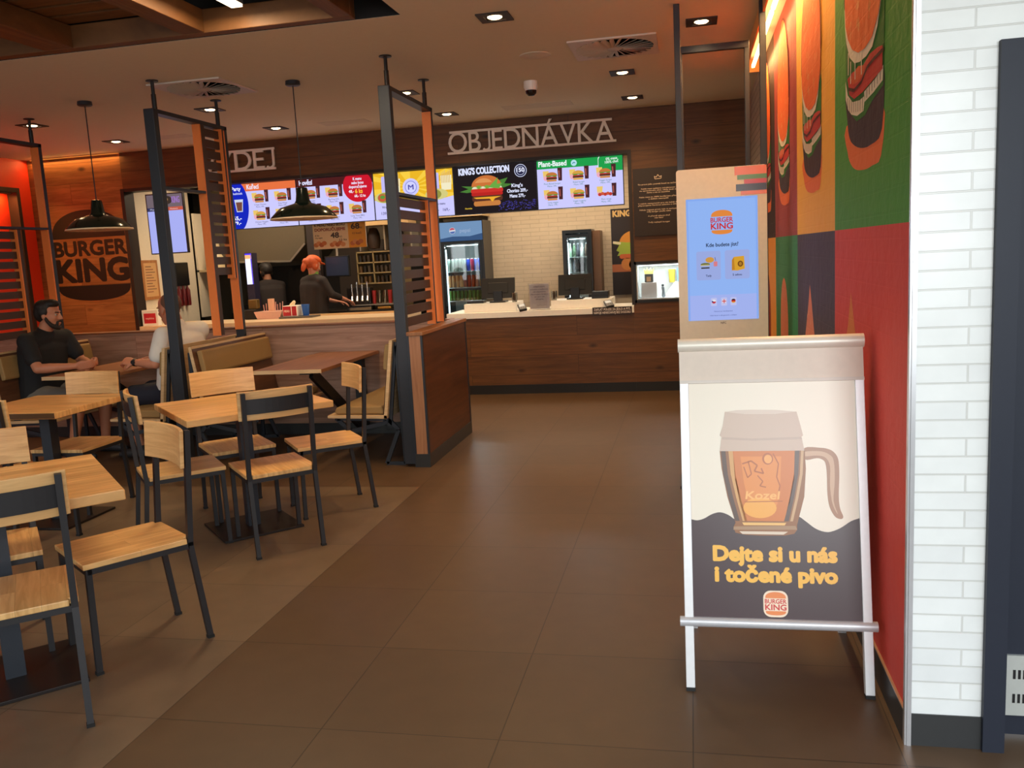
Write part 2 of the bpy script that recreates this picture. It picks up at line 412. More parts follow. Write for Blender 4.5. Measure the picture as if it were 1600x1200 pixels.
def bk_logo(c, cx, cy, w, bun=(230, 130, 50), red=(205, 45, 35), L=2, bg=None):
    """two bun halves with two lines of fat lettering between, w wide, about as tall"""
    h = w*1.08
    if bg: c.rrect(cx-w*.56, cy-h*.57, w*1.12, h*1.14, w*.34, bg, L-1)
    top = [(cx-w*.47, cy+h*.24)]+[(cx-w*.47*cos(pi*k/16), cy+h*.24+h*.27*sin(pi*k/16)**.75) for k in range(1, 16)]+[(cx+w*.47, cy+h*.24)]
    c.poly(top, bun, L)
    bot = [(cx+w*.46, cy-h*.31)]+[(cx+w*.46*cos(pi*k/16), cy-h*.31-h*.18*sin(pi*k/16)**.6) for k in range(1, 16)]+[(cx-w*.46, cy-h*.31)]
    c.poly(bot, bun, L)
    c.text('BURGER', cx, cy+h*.015, h*.185, red, 'c', w*.97, .028, L)
    c.text('KING', cx, cy-h*.265, h*.235, red, 'c', w*.95, .034, L)
# ================================================================ THE SETTING
ZC = 2.95; YW = 5.65; XR = 1.825
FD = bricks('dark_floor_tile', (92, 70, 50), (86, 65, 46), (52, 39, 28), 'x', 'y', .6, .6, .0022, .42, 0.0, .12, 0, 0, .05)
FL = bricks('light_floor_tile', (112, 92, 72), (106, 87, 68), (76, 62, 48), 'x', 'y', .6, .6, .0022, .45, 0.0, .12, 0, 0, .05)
fb = MB()
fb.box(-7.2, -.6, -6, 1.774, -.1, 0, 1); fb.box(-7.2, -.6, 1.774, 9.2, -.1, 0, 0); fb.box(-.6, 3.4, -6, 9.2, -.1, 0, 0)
struct(fb.build('floor', [FD, FL]))
CEIL = plain('ceiling_paint', (228, 220, 196), .8, 0, .05, 120, .2, .03)
cb = MB()
cb.box(-7.2, 3.4, 1.49, YW, ZC, ZC+.1); cb.box(-.42, 3.4, -6, 1.49, ZC, ZC+.1); cb.box(-7.2, -.42, -6, -3.2, ZC, ZC+.1)
struct(cb.build('ceiling', CEIL))
rb = MB()   # dark void above the timber raft
DKV = plain('black_ceiling_void', (24, 20, 18), .8)
rb.box(-7.2, -.421, 1.487, 1.4895, ZC+.001, ZC+.1); rb.box(-.4235, -.421, -3.2, 1.487, ZC+.001, ZC+.1)
rb.box(-7.2, -.42, 1.49, 1.52, ZC+.1, 3.6); rb.box(-.45, -.39, -3.2, 1.49, ZC+.1, 3.6); rb.box(-7.2, -.42, -3.23, -3.2, ZC+.1, 3.6); rb.box(-7.23, -.42, -3.2, 1.5, 3.6, 3.65)
struct(rb.build('ceiling_void', DKV))
# back wall of oak planks with the service opening
wb = MB()
wb.box(-6.7, -5.3, YW, YW+.15, 0, ZC)
struct(wb.build('wall_back_left', PANELWOOD))
wb = MB(); wb.box(-5.3, .62, YW, YW+.15, 2.535, ZC)
struct(wb.build('wall_back_header', WALLWOOD))
wb = MB(); wb.box(.62, .655, YW, YW+.15, 0, ZC); wb.box(.655, 1.25, YW, YW+.15, 0, .98); wb.box(.655, 1.25, YW, YW+.15, 1.352, ZC); wb.box(1.25, 1.97, YW, YW+.15, 0, ZC)
struct(wb.build('wall_back_right', WALLWOOD))
tb = MB()   # dark trim around the opening
tb.box(-5.31, .64, YW-.012, YW+.17, 2.50, 2.535); tb.box(.602, .64, YW-.0115, YW+.17, .93, 2.50); tb.box(-5.33, -5.285, YW-.015, YW+.17, .86, 2.535)
struct(tb.build('trim_1', DARKBR))
kb = MB(); kb.box(.62, 1.825, YW-.014, YW-.001, 0, .1)
struct(kb.build('baseboard_back', plain('black_skirting', (30, 29, 30), .5)))
# right wall: brick painted, mural on the near part, white brick tile at the far end
MURB = plain('mural_edge_paint', (60, 40, 34), .6)
wr = MB(); wr.box(XR+.006, XR+.15, -1.085+.01, 4.24, 0, ZC)
struct(wr.build('wall_right', MURB))
WB = bricks('white_brick_far', (205, 196, 182), (196, 188, 174), (150, 140, 126), 'y', 'z', .24, .065, .006, .4)
w2 = MB(); w2.box(XR, XR+.15, 4.24, YW, 0, ZC)
struct(w2.build('wall_right_far', WB))
bb = MB(); bb.box(XR-.008, XR+.006, -1.07, 4.24, 0, .1)
struct(bb.build('baseboard_right', KICK))
tl = MB(); tl.box(XR-.008, XR+.006, -1.075, 4.24, .1, .106)
struct(tl.build('trim_2', plain('steel_strip', (214, 196, 170), .3, .6)))
# white brick pier beside the entrance door
TILE = bricks('white_metro_tile', (240, 242, 240), (232, 234, 233), (216, 216, 212), 'x', 'z', .292, .0523, .003, .3, .5, .45, -1.97, .0085)
wp = MB(); wp.box(XR+.006, 2.027, -1.085, -.9, .1, ZC); wp.box(2.027, 3.4, -1.085, -.9, 1.992, ZC)
struct(wp.build('wall_entrance', TILE))
pb = MB(); pb.box(XR+.006, 2.027, -1.09, -.9, 0, .1)
struct(pb.build('baseboard_entrance', KICK))
ep = MB(); ep.box(XR-.002, XR+.010, -1.094, -1.08, 0, ZC); ep.box(XR-.008, XR-.002, -1.09, -1.07, 0, ZC)
struct(ep.build('trim_3', ALU))
# slate door with steel kick grille
DOORM = plain('slate_door', (40, 44, 56), .5, 0, 0, 200, .3)
db = MB(); db.box(2.075, 3.0, -1.03, -.985, .02, 1.95)
dr = struct(db.build('door_1', DOORM))
fr = MB(); fr.box(2.027, 2.085, -1.105, -.94, 0, 1.992); fr.box(2.085, 3.06, -1.105, -.94, 1.945, 1.992); fr.box(3.0, 3.06, -1.105, -.94, 0, 1.945)
fr.box(2.085, 2.10, -1.06, -1.04, 0, 1.945)
fr.build('door_frame', DOORM, dr)
gp = MB(); gp.box(2.094, 2.98, -1.04, -1.03, .085, .272)
gp.build('kick_plate', plain('pale_steel', (196, 198, 192), .4, .3), dr)
gs = MB()
for r, z in ((0, .2), (1, .125)):
    for k in range(40): gs.box(2.124+k*.0135, 2.131+k*.0135, -1.0415, -1.039, z, z+.028)
gs.build('vent_slots', BLACK, dr)
# left wall, fiery red, and a red frame of panels
REDW = plain('red_paint', (214, 52, 18), .55)
lw = MB(); lw.box(-6.7, -6.55, -2.0, YW, 0, ZC)
struct(lw.build('wall_left', REDW))
# kitchen shell
KB = bricks('cream_kitchen_brick', (222, 202, 172), (216, 196, 166), (200, 180, 150), 'x', 'z', .25, .055, .004, .4)
k1 = MB(); k1.box(-1.45, 1.3, 7.95, 8.05, 0, 2.75)
struct(k1.build('wall_kitchen_back', KB))
k2 = MB(); k2.box(1.2, 1.3, YW+.45, 7.95, 0, 2.75); k2.box(-6.2, -1.45, 8.6, 8.7, 0, 2.75); k2.box(-1.5, -1.45, 8.05, 8.6, 0, 2.75)
struct(k2.build('wall_kitchen_far', plain('kitchen_grey', (132, 116, 92), .5)))
k3 = MB(); k3.box(-5.45, -5.3, YW+.15, 7.0, 0, 2.75)
struct(k3.build('wall_kitchen_left', CREAM))
k4 = MB(); k4.box(-6.3, 1.3, YW+.15, 8.7, 2.75, 2.8)
struct(k4.build('ceiling_kitchen', CREAM))
k5 = MB(); k5.box(-6.3, -6.2, YW+.15, 8.7, 0, 2.75)
struct(k5.build('wall_kitchen_side', plain('kitchen_dark', (66, 56, 44), .6)))

# ================================================================ CEILING: raft, grilles, lamps
rt = thing('timber_raft', 'timber ceiling raft of beams and boards in a dark ceiling recess', 'ceiling raft', (-3, 0, ZC))
rm = MB()
for x0, x1 in ((-.81, -.70), (-1.79, -1.645), (-2.77, -2.56), (-3.75, -3.54), (-4.72, -4.52), (-5.7, -5.5)):
    b = MB(); b.box(x0, x1, -2.6, 1.405, ZC+.005, ZC+.14); b.build('beam', BEAMW, rt, bevel=.004)
for y0, y1 in ((1.405, 1.485), (-.4, -.3), (-2.1, -2.0)):
    b = MB(); b.box(-5.7, -.70, y0, y1, ZC+.003, ZC+.142) if y0 > 1 else b.box(-5.7, -.70, y0, y1, ZC+.06, ZC+.142)
    b.build('beam', BEAMX, rt, bevel=.004)
for k, y in enumerate([1.245, 1.065, .885, .705, .525, .345, .165, -.015, -.195]):
    b = MB(); b.box(-5.6, -1.9, y, y+.145, ZC+.145, ZC+.165); b.build('board', BEAMX, rt)
def strip_lamp(label, p, q, w, mat, name='strip_light'):
    t = thing(name, label, 'light', p); h = MB(); h.bar(Vector(p)+Vector((0, 0, .02)), Vector(q)+Vector((0, 0, .02)), w+.012, .026); h.build('housing', ALU, t)
    g = MB(); g.bar(p, q, w, .014); g.build('diffuser', mat, t)
    return t
WARM = (1.0, .67, .33)
st = strip_lamp('bright linear lamp inside the timber ceiling raft', (-1.36, -.25, ZC+.10), (-1.36, 1.30, ZC+.10), .07, glow('raft_tube', (255, 222, 180), 5))
light_in('strip_glow', st, 'AREA', (-1.36, .5, ZC+.08), 34, (1.0, .76, .46), rot=(0, 0, 0), size=(.06, 1.5))

def swirl_vent(label, cx, cy):
    t = thing('ceiling_vent', label, 'vent', (cx, cy, ZC)); R = .285; a = .305
    p = MB(); n = 40; vs = []; fs = []
    for k in range(n):
        th = 2*pi*k/n; c, s = cos(th), sin(th); q = a/max(abs(c), abs(s))
        vs += [(cx+R*.97*c, cy+R*.97*s, ZC-.012), (cx+q*c, cy+q*s, ZC-.012), (cx+q*c, cy+q*s, ZC-.001)]
    for k in range(n):
        i, j = 3*k, 3*((k+1) % n); fs += [(i, j, j+1, i+1), (i+1, j+1, j+2, i+2)]
    p.add(vs, fs); p.build('plate', plain('vent_white', (216, 206, 192), .5), t)
    d = MB(); d.lathe([(R*.97, ZC-.004), (.001, ZC-.004)], (cx, cy, 0), 40); d.build('core', plain('vent_dark', (34, 30, 28), .7), t)
    v = MB()
    for k in range(28):
        th = 2*pi*k/28; M = Matrix.Translation((cx, cy, ZC-.012)) @ Matrix.Rotation(th, 4, 'Z') @ Matrix.Translation((.175, 0, 0)) @ Matrix.Rotation(radians(28), 4, 'X')
        v.box(-.115, .1, -.016, .016, -.0012, .0012, M=M)
    v.lathe([(.001, ZC-.020), (.05, ZC-.019), (.062, ZC-.013), (.062, ZC-.006)], (cx, cy, 0), 24)
    v.build('vanes', plain('vent_vane', (196, 186, 170), .5), t, fix=False)
swirl_vent('square swirl ceiling vent above the slatted screen by the window bays', -2.5, 2.82)
swirl_vent('square swirl ceiling vent over the aisle near the order kiosk', .725, 2.855)

DLT = plain('downlight_trim', (46, 34, 28), .5)
DLG = glow('downlight_lamp', (255, 214, 160), 14)
def downlight(label, x, y, power=50):
    t = thing('downlight', label, 'downlight', (x, y, ZC), 'square recessed downlights')
    f = MB()
    for x0, x1, y0, y1 in ((-.1, .1, -.1, -.06), (-.1, .1, .06, .1), (-.1, -.06, -.06, .06), (.06, .1, -.06, .06)): f.box(x+x0, x+x1, y+y0, y+y1, ZC-.008, ZC-.0005)
    f.build('trim', DLT, t)
    l = MB(); l.lathe([(.001, ZC-.012), (.035, ZC-.010), (.045, ZC-.004), (.045, ZC-.001)], (x, y, 0), 20); l.build('lamp', DLG, t, smooth=True)
    p = MB(); p.box(x-.06, x+.06, y-.06, y+.06, ZC-.003, ZC-.0008); p.build('reflector', DLT, t)
    light_in('downlight_beam', t, 'SPOT', (x, y, ZC-.02), power, WARM, .04, 135, 1.0)
downlight('square recessed downlight nearest the camera over the open aisle', .093, 1.75, 95)
downlight('square recessed downlight above the self order kiosk', 1.327, 2.39, 34)
downlight('square recessed downlight just beyond the aisle vent', .709, 3.785)
downlight('square recessed downlight in front of the wood wall, right of the lettering', .711, 5.01, 85)
downlight('square recessed downlight beside the hanging rod of the aisle screen', -1.153, 3.77)
downlight('square recessed downlight between the ceiling hatches before the white lettering', -1.131, 5.006, 85)
downlight('square recessed downlight right of the slatted window screen, before the short lettering', -2.944, 4.928)
downlight('square recessed downlight just behind the rear rod of the middle slatted screen', -2.953, 3.675)
downlight('square recessed downlight above the burned wood logo', -4.768, 4.866, 120)
downlight('square recessed downlight at the leftmost hanging rod', -4.746, 3.62)

def small_ceiling():
    s = MB(); s.lathe([(.001, ZC-.012), (.09, ZC-.011), (.112, ZC-.006), (.115, ZC-.0005)], (.146, 2.86, 0), 36)
    tag(s.build('ceiling_speaker', plain('speaker_grille', (216, 204, 180), .6, 0, .3, 900), smooth=True), 'round flush ceiling speaker over the aisle', 'speaker')
    t = thing('dome_camera', 'white dome security camera on the ceiling', 'camera', (-.057, 3.79, ZC))
    b = MB(); b.lathe([(.058, ZC-.001), (.06, ZC-.05), (.05, ZC-.075), (.046, ZC-.076)], (-.057, 3.79, 0), 28); b.build('housing', WHITE, t, smooth=True)
    d = MB(); d.lathe([(.047, ZC-.07), (.043, ZC-.1), (.025, ZC-.118), (.001, ZC-.122)], (-.057, 3.79, 0), 28); d.build('dome', plain('smoked_dome', (28, 24, 24), .1), t, smooth=True)
    for lb, x0, x1, y0, y1 in (('thin rectangular access hatch in the ceiling near the long lettering', -.55, .13, 4.86, 5.12), ('thin rectangular access hatch in the ceiling left of the aisle screen', -2.45, -1.95, 4.84, 5.08), ('thin rectangular access hatch in the ceiling behind the middle slatted screen', -4.35, -3.9, 4.76, 5.0)):
        h = MB(); h.box(x0, x1, y0, y1, ZC-.003, ZC-.0004)
        tag(h.build('ceiling_hatch', plain('hatch_paint', (212, 202, 180), .7)), lb, 'hatch')
small_ceiling()

def pendant(label, x, y, zr):
    t = thing('pendant_lamp', label, 'lamp', (x, y, ZC), 'dark green pendant lamps')
    k = MB(); k.lathe([(.055, ZC-.001), (.058, ZC-.03), (.05, ZC-.036), (.001, ZC-.037)], (x, y, 0), 28); k.build('canopy', STEEL, t, smooth=True)
    c = MB(); c.cyl((x, y, ZC-.03), (x, y, zr+.24), .0045, n=8); c.build('cord', BLACK, t)
    GR = plain('green_black_enamel', (14, 30, 24), .16, 0, 0, 200, .6)
    s = MB(); s.lathe([(.262, zr), (.258, zr+.012), (.215, zr+.055), (.18, zr+.085), (.068, zr+.118), (.055, zr+.14), (.043, zr+.225), (.04, zr+.238), (.02, zr+.242), (.001, zr+.243)], (x, y, 0), 48)
    sh = s.build('shade', GR, t, smooth=True)
    i = MB(); i.lathe([(.266, zr-.006), (.262, zr+.004), (.255, zr+.006), (.21, zr+.046), (.17, zr+.072), (.06, zr+.098), (.001, zr+.10)], (x, y, 0), 48)
    i.build('shade_lining', plain('lamp_white_enamel', (250, 226, 190), .4), sh, smooth=True)
    b = MB(); b.ball((x, y, zr+.062), .028); b.build('bulb', glow('bulb', (255, 216, 160), 18), t, smooth=True)
    light_in('bulb_light', t, 'POINT', (x, y, zr+.03), 100, WARM, .02)
pendant('dark green pendant lamp hanging in front of the lit menu screens', -1.785, 2.9, 1.895)
pendant('dark green pendant lamp hanging in front of the burned wood logo', -3.62, 2.88, 1.915)

# warm wall washer trough along the top of the mural
def trough():
    t = thing('light_trough', 'warm glowing light trough along the top of the mural wall', 'light', (1.72, 2, ZC))
    h = MB(); h.box(1.672, 1.684, -1.0, 3.77, 2.85, ZC-.001); h.box(1.684, XR, 3.755, 3.77, 2.85, ZC-.001)
    h.build('housing', plain('trough_board', (236, 178, 106), .5), t)
    for y0, y1 in ((-.9, .55), (.62, 1.95), (2.03, 2.75), (2.85, 3.66)):
        g = MB(); g.bar((1.735, y0, 2.875), (1.735, y1, 2.875), .022, .02); g.build('tube', glow('trough_tube', (255, 205, 140), 14), t)
    for y in (0.1, 1.3, 2.5, 3.3):
        light_in('trough_glow', t, 'AREA', (1.735, y, 2.86), (9.0 if y > .5 else 6.0), (1.0, .55, .20), rot=(0, radians(12), 0), size=(.03, 1.1 if y < 3 else .7))
trough()
def cove():
    t = thing('cove_light', 'warm glowing cove light above the burned wood logo', 'light', (-5.8, YW-.03, ZC))
    g = MB(); g.box(-6.5, -5.3, YW-.008, YW-.001, ZC-.006, ZC-.001); g.build('diffuser', glow('cove_tube', (255, 150, 60), .9), t)
    light_in('cove_glow', t, 'AREA', (-5.9, YW-.04, ZC-.02), 5, (1.0, .5, .15), rot=(radians(-20), 0, 0), size=(1.2, .03))
    # hidden warm lamp that lights the red wall
    t2 = thing('wall_washer', 'orange wall washer lamp under the dark frame on the red wall', 'light', (-6.46, 4.1, 2.53))
    h = MB(); h.box(-6.49, -6.43, 3.0, 5.2, 2.53, 2.549); h.build('housing', DLT, t2)
    light_in('washer_glow', t2, 'AREA', (-6.46, 4.1, 2.52), 24, (1.0, .42, .10), rot=(0, radians(14), 0), size=(.05, 2.2))
cove()
def red_frame():
    t = thing('wall_frame', 'dark steel frame lines on the red wall at the left edge', 'frame', (-6.54, 4, 1.3)); X0, X1 = -6.549, -6.42
    m = MB(); m.box(X0, X1, 5.27, 5.32, .05, 2.60); m.build('upright', DARKBR, t)
    m = MB(); m.box(X0, X1, 2.2, 5.27, 2.55, 2.60); m.build('top_rail', DARKBR, t)
red_frame()
# ================================================================ BOOTHS AND SCREENS
def half_walls():
    t = thing('booth_half_wall', 'long waist high walnut half wall behind the booths', 'partition', (-3, 3.6, 0))
    b = MB(); b.box(-6.5, -.82, 3.58, 3.69, .1, .985); b.build('panel', wood('walnut_wall', (140, 100, 78), (200, 158, 134), 'x', 'z', (2.6, .32), .42, 0, .55, .16, .0008), t)
    c = MB(); c.box(-6.5, -.82, 3.57, 3.70, .985, 1.0); c.build('cap', WALNUT, t, bevel=.003)
    k = MB(); k.box(-6.5, -.82, 3.572, 3.69, 0, .1); k.build('kickboard', KICK, t)
    t = thing('booth_end_panel', 'waist high walnut end panel with slate edges beside the aisle', 'partition', (-.75, 2.9, 0))
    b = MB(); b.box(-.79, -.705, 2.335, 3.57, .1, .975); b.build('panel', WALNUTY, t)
    e = MB(); e.box(-.806, -.79, 2.32, 3.575, 0, .975); e.box(-.705, -.69, 2.32, 2.345, 0, .975); e.box(-.705, -.69, 3.55, 3.575, 0, .975); e.box(-.806, -.69, 3.57, 3.58, 0, .975); e.build('edge_frame', STEEL, t)
    f = MB(); f.box(-.79, -.705, 2.322, 2.335, .1, .975); f.build('end_strip', wood('walnut_end', (140, 92, 62), (178, 128, 92), 'z', 'x', None, .45, 0, .8), t)
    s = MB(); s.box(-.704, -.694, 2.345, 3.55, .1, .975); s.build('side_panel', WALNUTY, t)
    c = MB(); c.box(-.807, -.684, 2.315, 3.585, .975, 1.003); c.build('cap', wood('oak_cap', (120, 76, 44), (164, 112, 70), 'y', 'x', None, .45, 0, .8), t, bevel=.004)
    k = MB(); k.box(-.80, -.688, 2.318, 3.57, 0, .1); k.build('kickboard', KICK, t)
half_walls()

def divider(label, x, slats, rail_z, posts, mid=None):
    """slate steel frame standing across the booth backs, orange lined, with rods to the ceiling"""
    t = thing('slatted_screen', label, 'screen', (x, 2.9, 0), 'slatted screens between the booths')
    f = MB(); f.box(x-.042, x+.042, 2.33, 2.39, .02, 2.735); f.build('post', STEEL, t, bevel=.004)
    r = MB(); r.box(x-.038, x+.038, 3.345, 3.385, .02, 2.735); rp = r.build('post', STEEL, t, bevel=.003)
    o = MB(); o.box(x-.036, x+.036, 3.33, 3.345, 1.0, 2.70); o.build('orange_lining', ORANGE, rp)
    tb = MB(); tb.box(x-.038, x+.038, 2.39, 3.385, 2.705, 2.735); tb.build('top_bar', STEEL, t)
    for y in (2.42, 3.32):
        b = MB(); b.cyl((x, y, 2.735), (x, y, ZC-.008), .013, n=10); b.cyl((x, y, 2.735), (x, y, 2.85), .018, n=10); b.lathe([(.045, ZC-.001), (.045, ZC-.008), (.02, ZC-.012)], (x, y, 0), 20)
        b.build('hanging_rod', BLACK, t)
    for y0, y1, z0, z1 in posts:
        b = MB(); b.box(x-.034, x+.034, y0+.014, y1, z0, z1); s = b.build('stile', SLATM, t)
        c = MB(); c.box(x-.034, x+.034, y0, y0+.014, z0, z1); c.build('orange_lining', ORANGE, s)
    if mid:
        b = MB(); b.box(x-.036, x+.036, mid[0], mid[1], mid[2]-.02, mid[2]); b.build('mid_rail', STEEL, t)
    y0, y1, z0, z1, n = slats; p = (z1-z0)/n
    for k in range(n):
        b = MB(); b.box(x-.011, x+.011, y0, y1, z0+k*p+.012, z0+(k+1)*p-.012); b.build('slat', SLATM, t)
divider('slatted steel screen standing on the booth end beside the aisle', -.85, (2.39, 3.10, 1.02, 1.985, 11), 2.0, [(3.10, 3.15, 1.0, 1.985)], (2.39, 3.345, 2.005))
divider('slatted steel screen between the two lamps, slats high at its rear', -2.69, (3.03, 3.29, 1.47, 2.70, 14), 2.17, [(2.96, 3.03, .98, 2.705), (3.29, 3.328, 1.45, 2.705)], (2.39, 2.96, 2.17))
divider('slatted steel screen at the left edge against the red wall', -4.525, (2.39, 2.95, 1.02, 1.96, 11), 2.0, [(2.95, 3.0, 1.0, 1.965)], (2.39, 3.345, 1.99))

PLYX = OAKEDGE
def bench(label, xb, s, cush_back=True):
    """booth bench: plywood seat and leaning back with tan pads; xb = back line, s = +1 faces right, -1 faces left"""
    t = thing('booth_bench', label, 'bench', (xb+s*.3, 2.93, 0), 'upholstered booth benches')
    y0, y1 = 2.355, 3.56
    X = lambda d: xb+s*d
    def pr(poly, a, b, name, mat, bev=0, par=t):
        m = MB(); pts = [(X(px), pz) for px, pz in poly]
        m.prism(pts, (0, b, 0), (1, 0, 0), (0, 0, 1), b-a); return m.build(name, mat, par, bevel=bev)
    pr([(.09, .362), (.56, .372), (.56, .392), (.09, .386)], y0, y1, 'seat_shell', PLYX)
    pr([(.09, .362), (.115, .364), (.03, .945), (.005, .945)], y0, y1, 'back_shell', WALNUT if False else PLYX)
    pr([(.12, .392), (.50, .394), (.52, .41), (.50, .447), (.42, .455), (.14, .452)], y0+.03, y1-.03, 'seat_cushion', CUSH, .012)
    pr([(.116, .40), (.1185, .40), (.0335, .93), (.031, .93)], y0+.004, y1-.004, 'back_facing', wood('bench_laminate', (74, 46, 30), (112, 74, 50), 'y', 'z', None, .45, 0, .7))
    pr([(.072, .715), (.108, .722), (.112, .74), (.088, .905), (.076, .915), (.042, .908)], y0+.05, y1-.05, 'back_cushion', CUSH, .012)
    for y in (2.40, 3.45):
        m = MB(); w = .03
        for p, q in (((.12, .355), (.52, .362)), ((.085, .30), (.0, .93)), ((.50, .355), (.40, .26)), ((.40, .26), (.10, .33)), ((.10, .355), (.02, .27)), ((.02, .27), (.13, .012)), ((.13, .012), (-.02, .012)), ((-.02, .012), (-.01, .9))):
            m.bar((X(p[0]), y, p[1]), (X(q[0]), y, q[1]), w, .02, (0, 1, 0))
        m.build('frame', STEEL, t)
bench('booth bench with tan pads, backing onto the aisle end panel', -.925, -1)
bench('empty booth bench with a wide tan back pad, right of the middle screen', -2.595, 1)
bench('booth bench under the person in the white shirt', -2.785, -1)
bench('booth bench under the person in the black shirt', -4.42, 1)

def booth_table(label, cx, wdt):
    t = thing('booth_table', label, 'table', (cx, 2.95, 0), 'wall hung booth tables')
    b = MB(); b.box(cx-wdt/2, cx+wdt/2, 2.335, 3.565, .722, .75); b.build('tabletop', wood('booth_top', (128, 78, 46), (176, 120, 80), 'y', 'x', None, .3, 0, .7), t, bevel=.003)
    e = MB(); e.box(cx-wdt/2-.001, cx+wdt/2+.001, 2.327, 2.335, .722, .75); e.build('edge_band', OAKEDGE, t)
    g = MB(); g.bar((cx+.1, 2.55, .70), (cx+.1, 3.5, .08), .09, .03, (1, 0, 0)); g.box(cx+.06, cx+.14, 2.42, 3.5, .70, .722); g.box(cx+.06, cx+.14, 3.5, 3.57, .05, .72); g.build('bracket', BLACK, t)
booth_table('empty booth table below the right pendant lamp', -1.775, .56)
booth_table('booth table between the two seated people', -3.61, .58)

# ================================================================ LOOSE TABLES AND CHAIRS
def make_chair(label):
    t = thing('dining_chair', label, 'chair', (0, 0, 0), 'oak and steel cafe chairs')
    a = .022
    def leg(sx, back):
        m = MB(); x = sx*.176
        if back:
            m.bar((x, -.24, 0.004), (x, -.195, .425), a, a, (0, 1, 0)); m.bar((x, -.196, .41), (x, -.232, .882), a, a, (0, 1, 0))
        else: m.bar((x, .20, 0.004), (x, .195, .425), a, a, (0, 1, 0))
        return m
    for sx in (-1, 1):
        for bk in (0, 1):
            g = leg(sx, bk).build('leg', STEELC, t)
            y = -.24 if bk else .2; f = MB(); f.box(sx*.176-.013, sx*.176+.013, y-.013, y+.013, 0, .012); f.build('foot_cap', RUBBER, g)
    r = MB()
    for sx in (-1, 1): r.bar((sx*.176, -.19, .410), (sx*.176, .2, .410), a, a)
    r.bar((-.17, .196, .410), (.17, .196, .410), a, a); r.bar((-.17, -.192, .410), (.17, -.192, .410), a, a); r.build('seat_frame', STEELC, t)
    s = MB(); w = .19
    s.prism([(-w, -.182), (-.16, -.182), (-.16, -.205), (.16, -.205), (.16, -.182), (w, -.182), (w, .215), (-w, .215)], (0, 0, .421), (1, 0, 0), (0, 1, 0), .022)
    s.build('seat', OAKS, t, bevel=.003)
    b = MB(); n = 10; th = .016; vs = []; fs = []
    for k in range(n+1):
        u = -1+2*k/n; x = u*.2; cv = -.03*(1-u*u)      # curved, its middle bowed backwards
        for z, yl in ((.735, -.205), (.888, -.217)):
            vs += [(x, yl+cv+.022, z), (x, yl+cv+.022-th, z)]
    for k in range(n):
        i, j = 4*k, 4*(k+1); fs += [(i, j, j+2, i+2), (i+1, i+3, j+3, j+1), (i, i+1, j+1, j), (i+2, j+2, j+3, i+3)]
    fs += [(0, 2, 3, 1), (4*n, 4*n+1, 4*n+3, 4*n+2)]
    b.add(vs, fs); b.build('backrest', OAKB, t, bevel=.002)
    p = MB(); vs = []; fs = []
    for k in range(n+1):
        u = -1+2*k/n; x = u*.168; cv = -.021*(1-u*u)
        for z, yl in ((.768, -.212), (.848, -.219)): vs += [(x, yl+cv-.004, z), (x, yl+cv-.008, z)]
    for k in range(n):
        i, j = 4*k, 4*(k+1); fs += [(i, j, j+2, i+2), (i+1, i+3, j+3, j+1), (i, i+1, j+1, j), (i+2, j+2, j+3, i+3)]
    fs += [(0, 2, 3, 1), (4*n, 4*n+1, 4*n+3, 4*n+2)]
    p.add(vs, fs); p.build('back_plate', STEELC, t)
    return t
chairs = [
 ('oak and steel chair in the foreground at bottom left, its back to the camera', -1.10, -1.203, -.65, .76),
 ('oak and steel chair in the left foreground, its long seat right of the front table', -1.059, -.658, -.593, -.805),
 ('oak and steel chair in the middle, its dark back plate toward the camera', -1.066, .643, -.673, .739),
 ('oak and steel chair nearest the walnut end panel, curved back seen from inside', -1.038, 1.298, -.788, -.615),
 ('oak and steel chair seen from the side, left of the middle table', -1.61, .60, .745, .667),
 ('oak and steel chair behind the middle table, backrest facing the camera', -1.59, 1.19, .68, -.73),
 ('oak and steel chair behind the front table at the left edge', -1.63, -.75, .68, -.73),
 ('oak and steel chair with a pale backrest in front of the person in black', -2.76, 1.25, 0, -1),
 ('oak and steel chair cut by the left edge at the rear table, dark plate visible', -2.57, .50, .1, 1),
]
proto = make_chair(chairs[0][0])
for i, (lb, cx, cy, fx, fy) in enumerate(chairs):
    rz = math.atan2(-fx, fy)
    if i == 0: proto.location = (cx, cy, 0); proto.rotation_euler = (0, 0, rz)
    else: dup(proto, (cx, cy, 0), lb, rz)
def cafe_table(label, cx, cy, w, rz):
    t = thing('cafe_table', label, 'table', (0, 0, 0), 'oak topped pedestal tables')
    b = MB(); b.box(-w/2, w/2, -w/2, w/2, .712, .75); b.build('tabletop', OAK, t, bevel=.004)
    p = MB(); p.box(-.035, .035, -.035, .035, .012, .70); p.build('column', STEEL, t)
    u = MB(); u.bar((-.25, 0, .70), (.25, 0, .70), .04, .024); u.bar((0, -.25, .70), (0, .25, .70), .04, .024); u.build('top_bracket', STEEL, t)
    q = MB(); q.box(-.23, .23, -.23, .23, 0, .014); q.build('base_plate', plain('rusty_black_steel', (34, 26, 24), .5, .3), t, bevel=.002)
    t.location = (cx, cy, 0); t.rotation_euler = (0, 0, rz)
cafe_table('square oak table turned to a diamond in the left foreground', -1.36, -.98, .81, radians(45))
cafe_table('square oak table turned to a diamond in the middle of the seating', -1.36, .9, .81, radians(45))
cafe_table('square oak table standing straight, nearest the person in black', -2.76, 1.0, .70, 0)
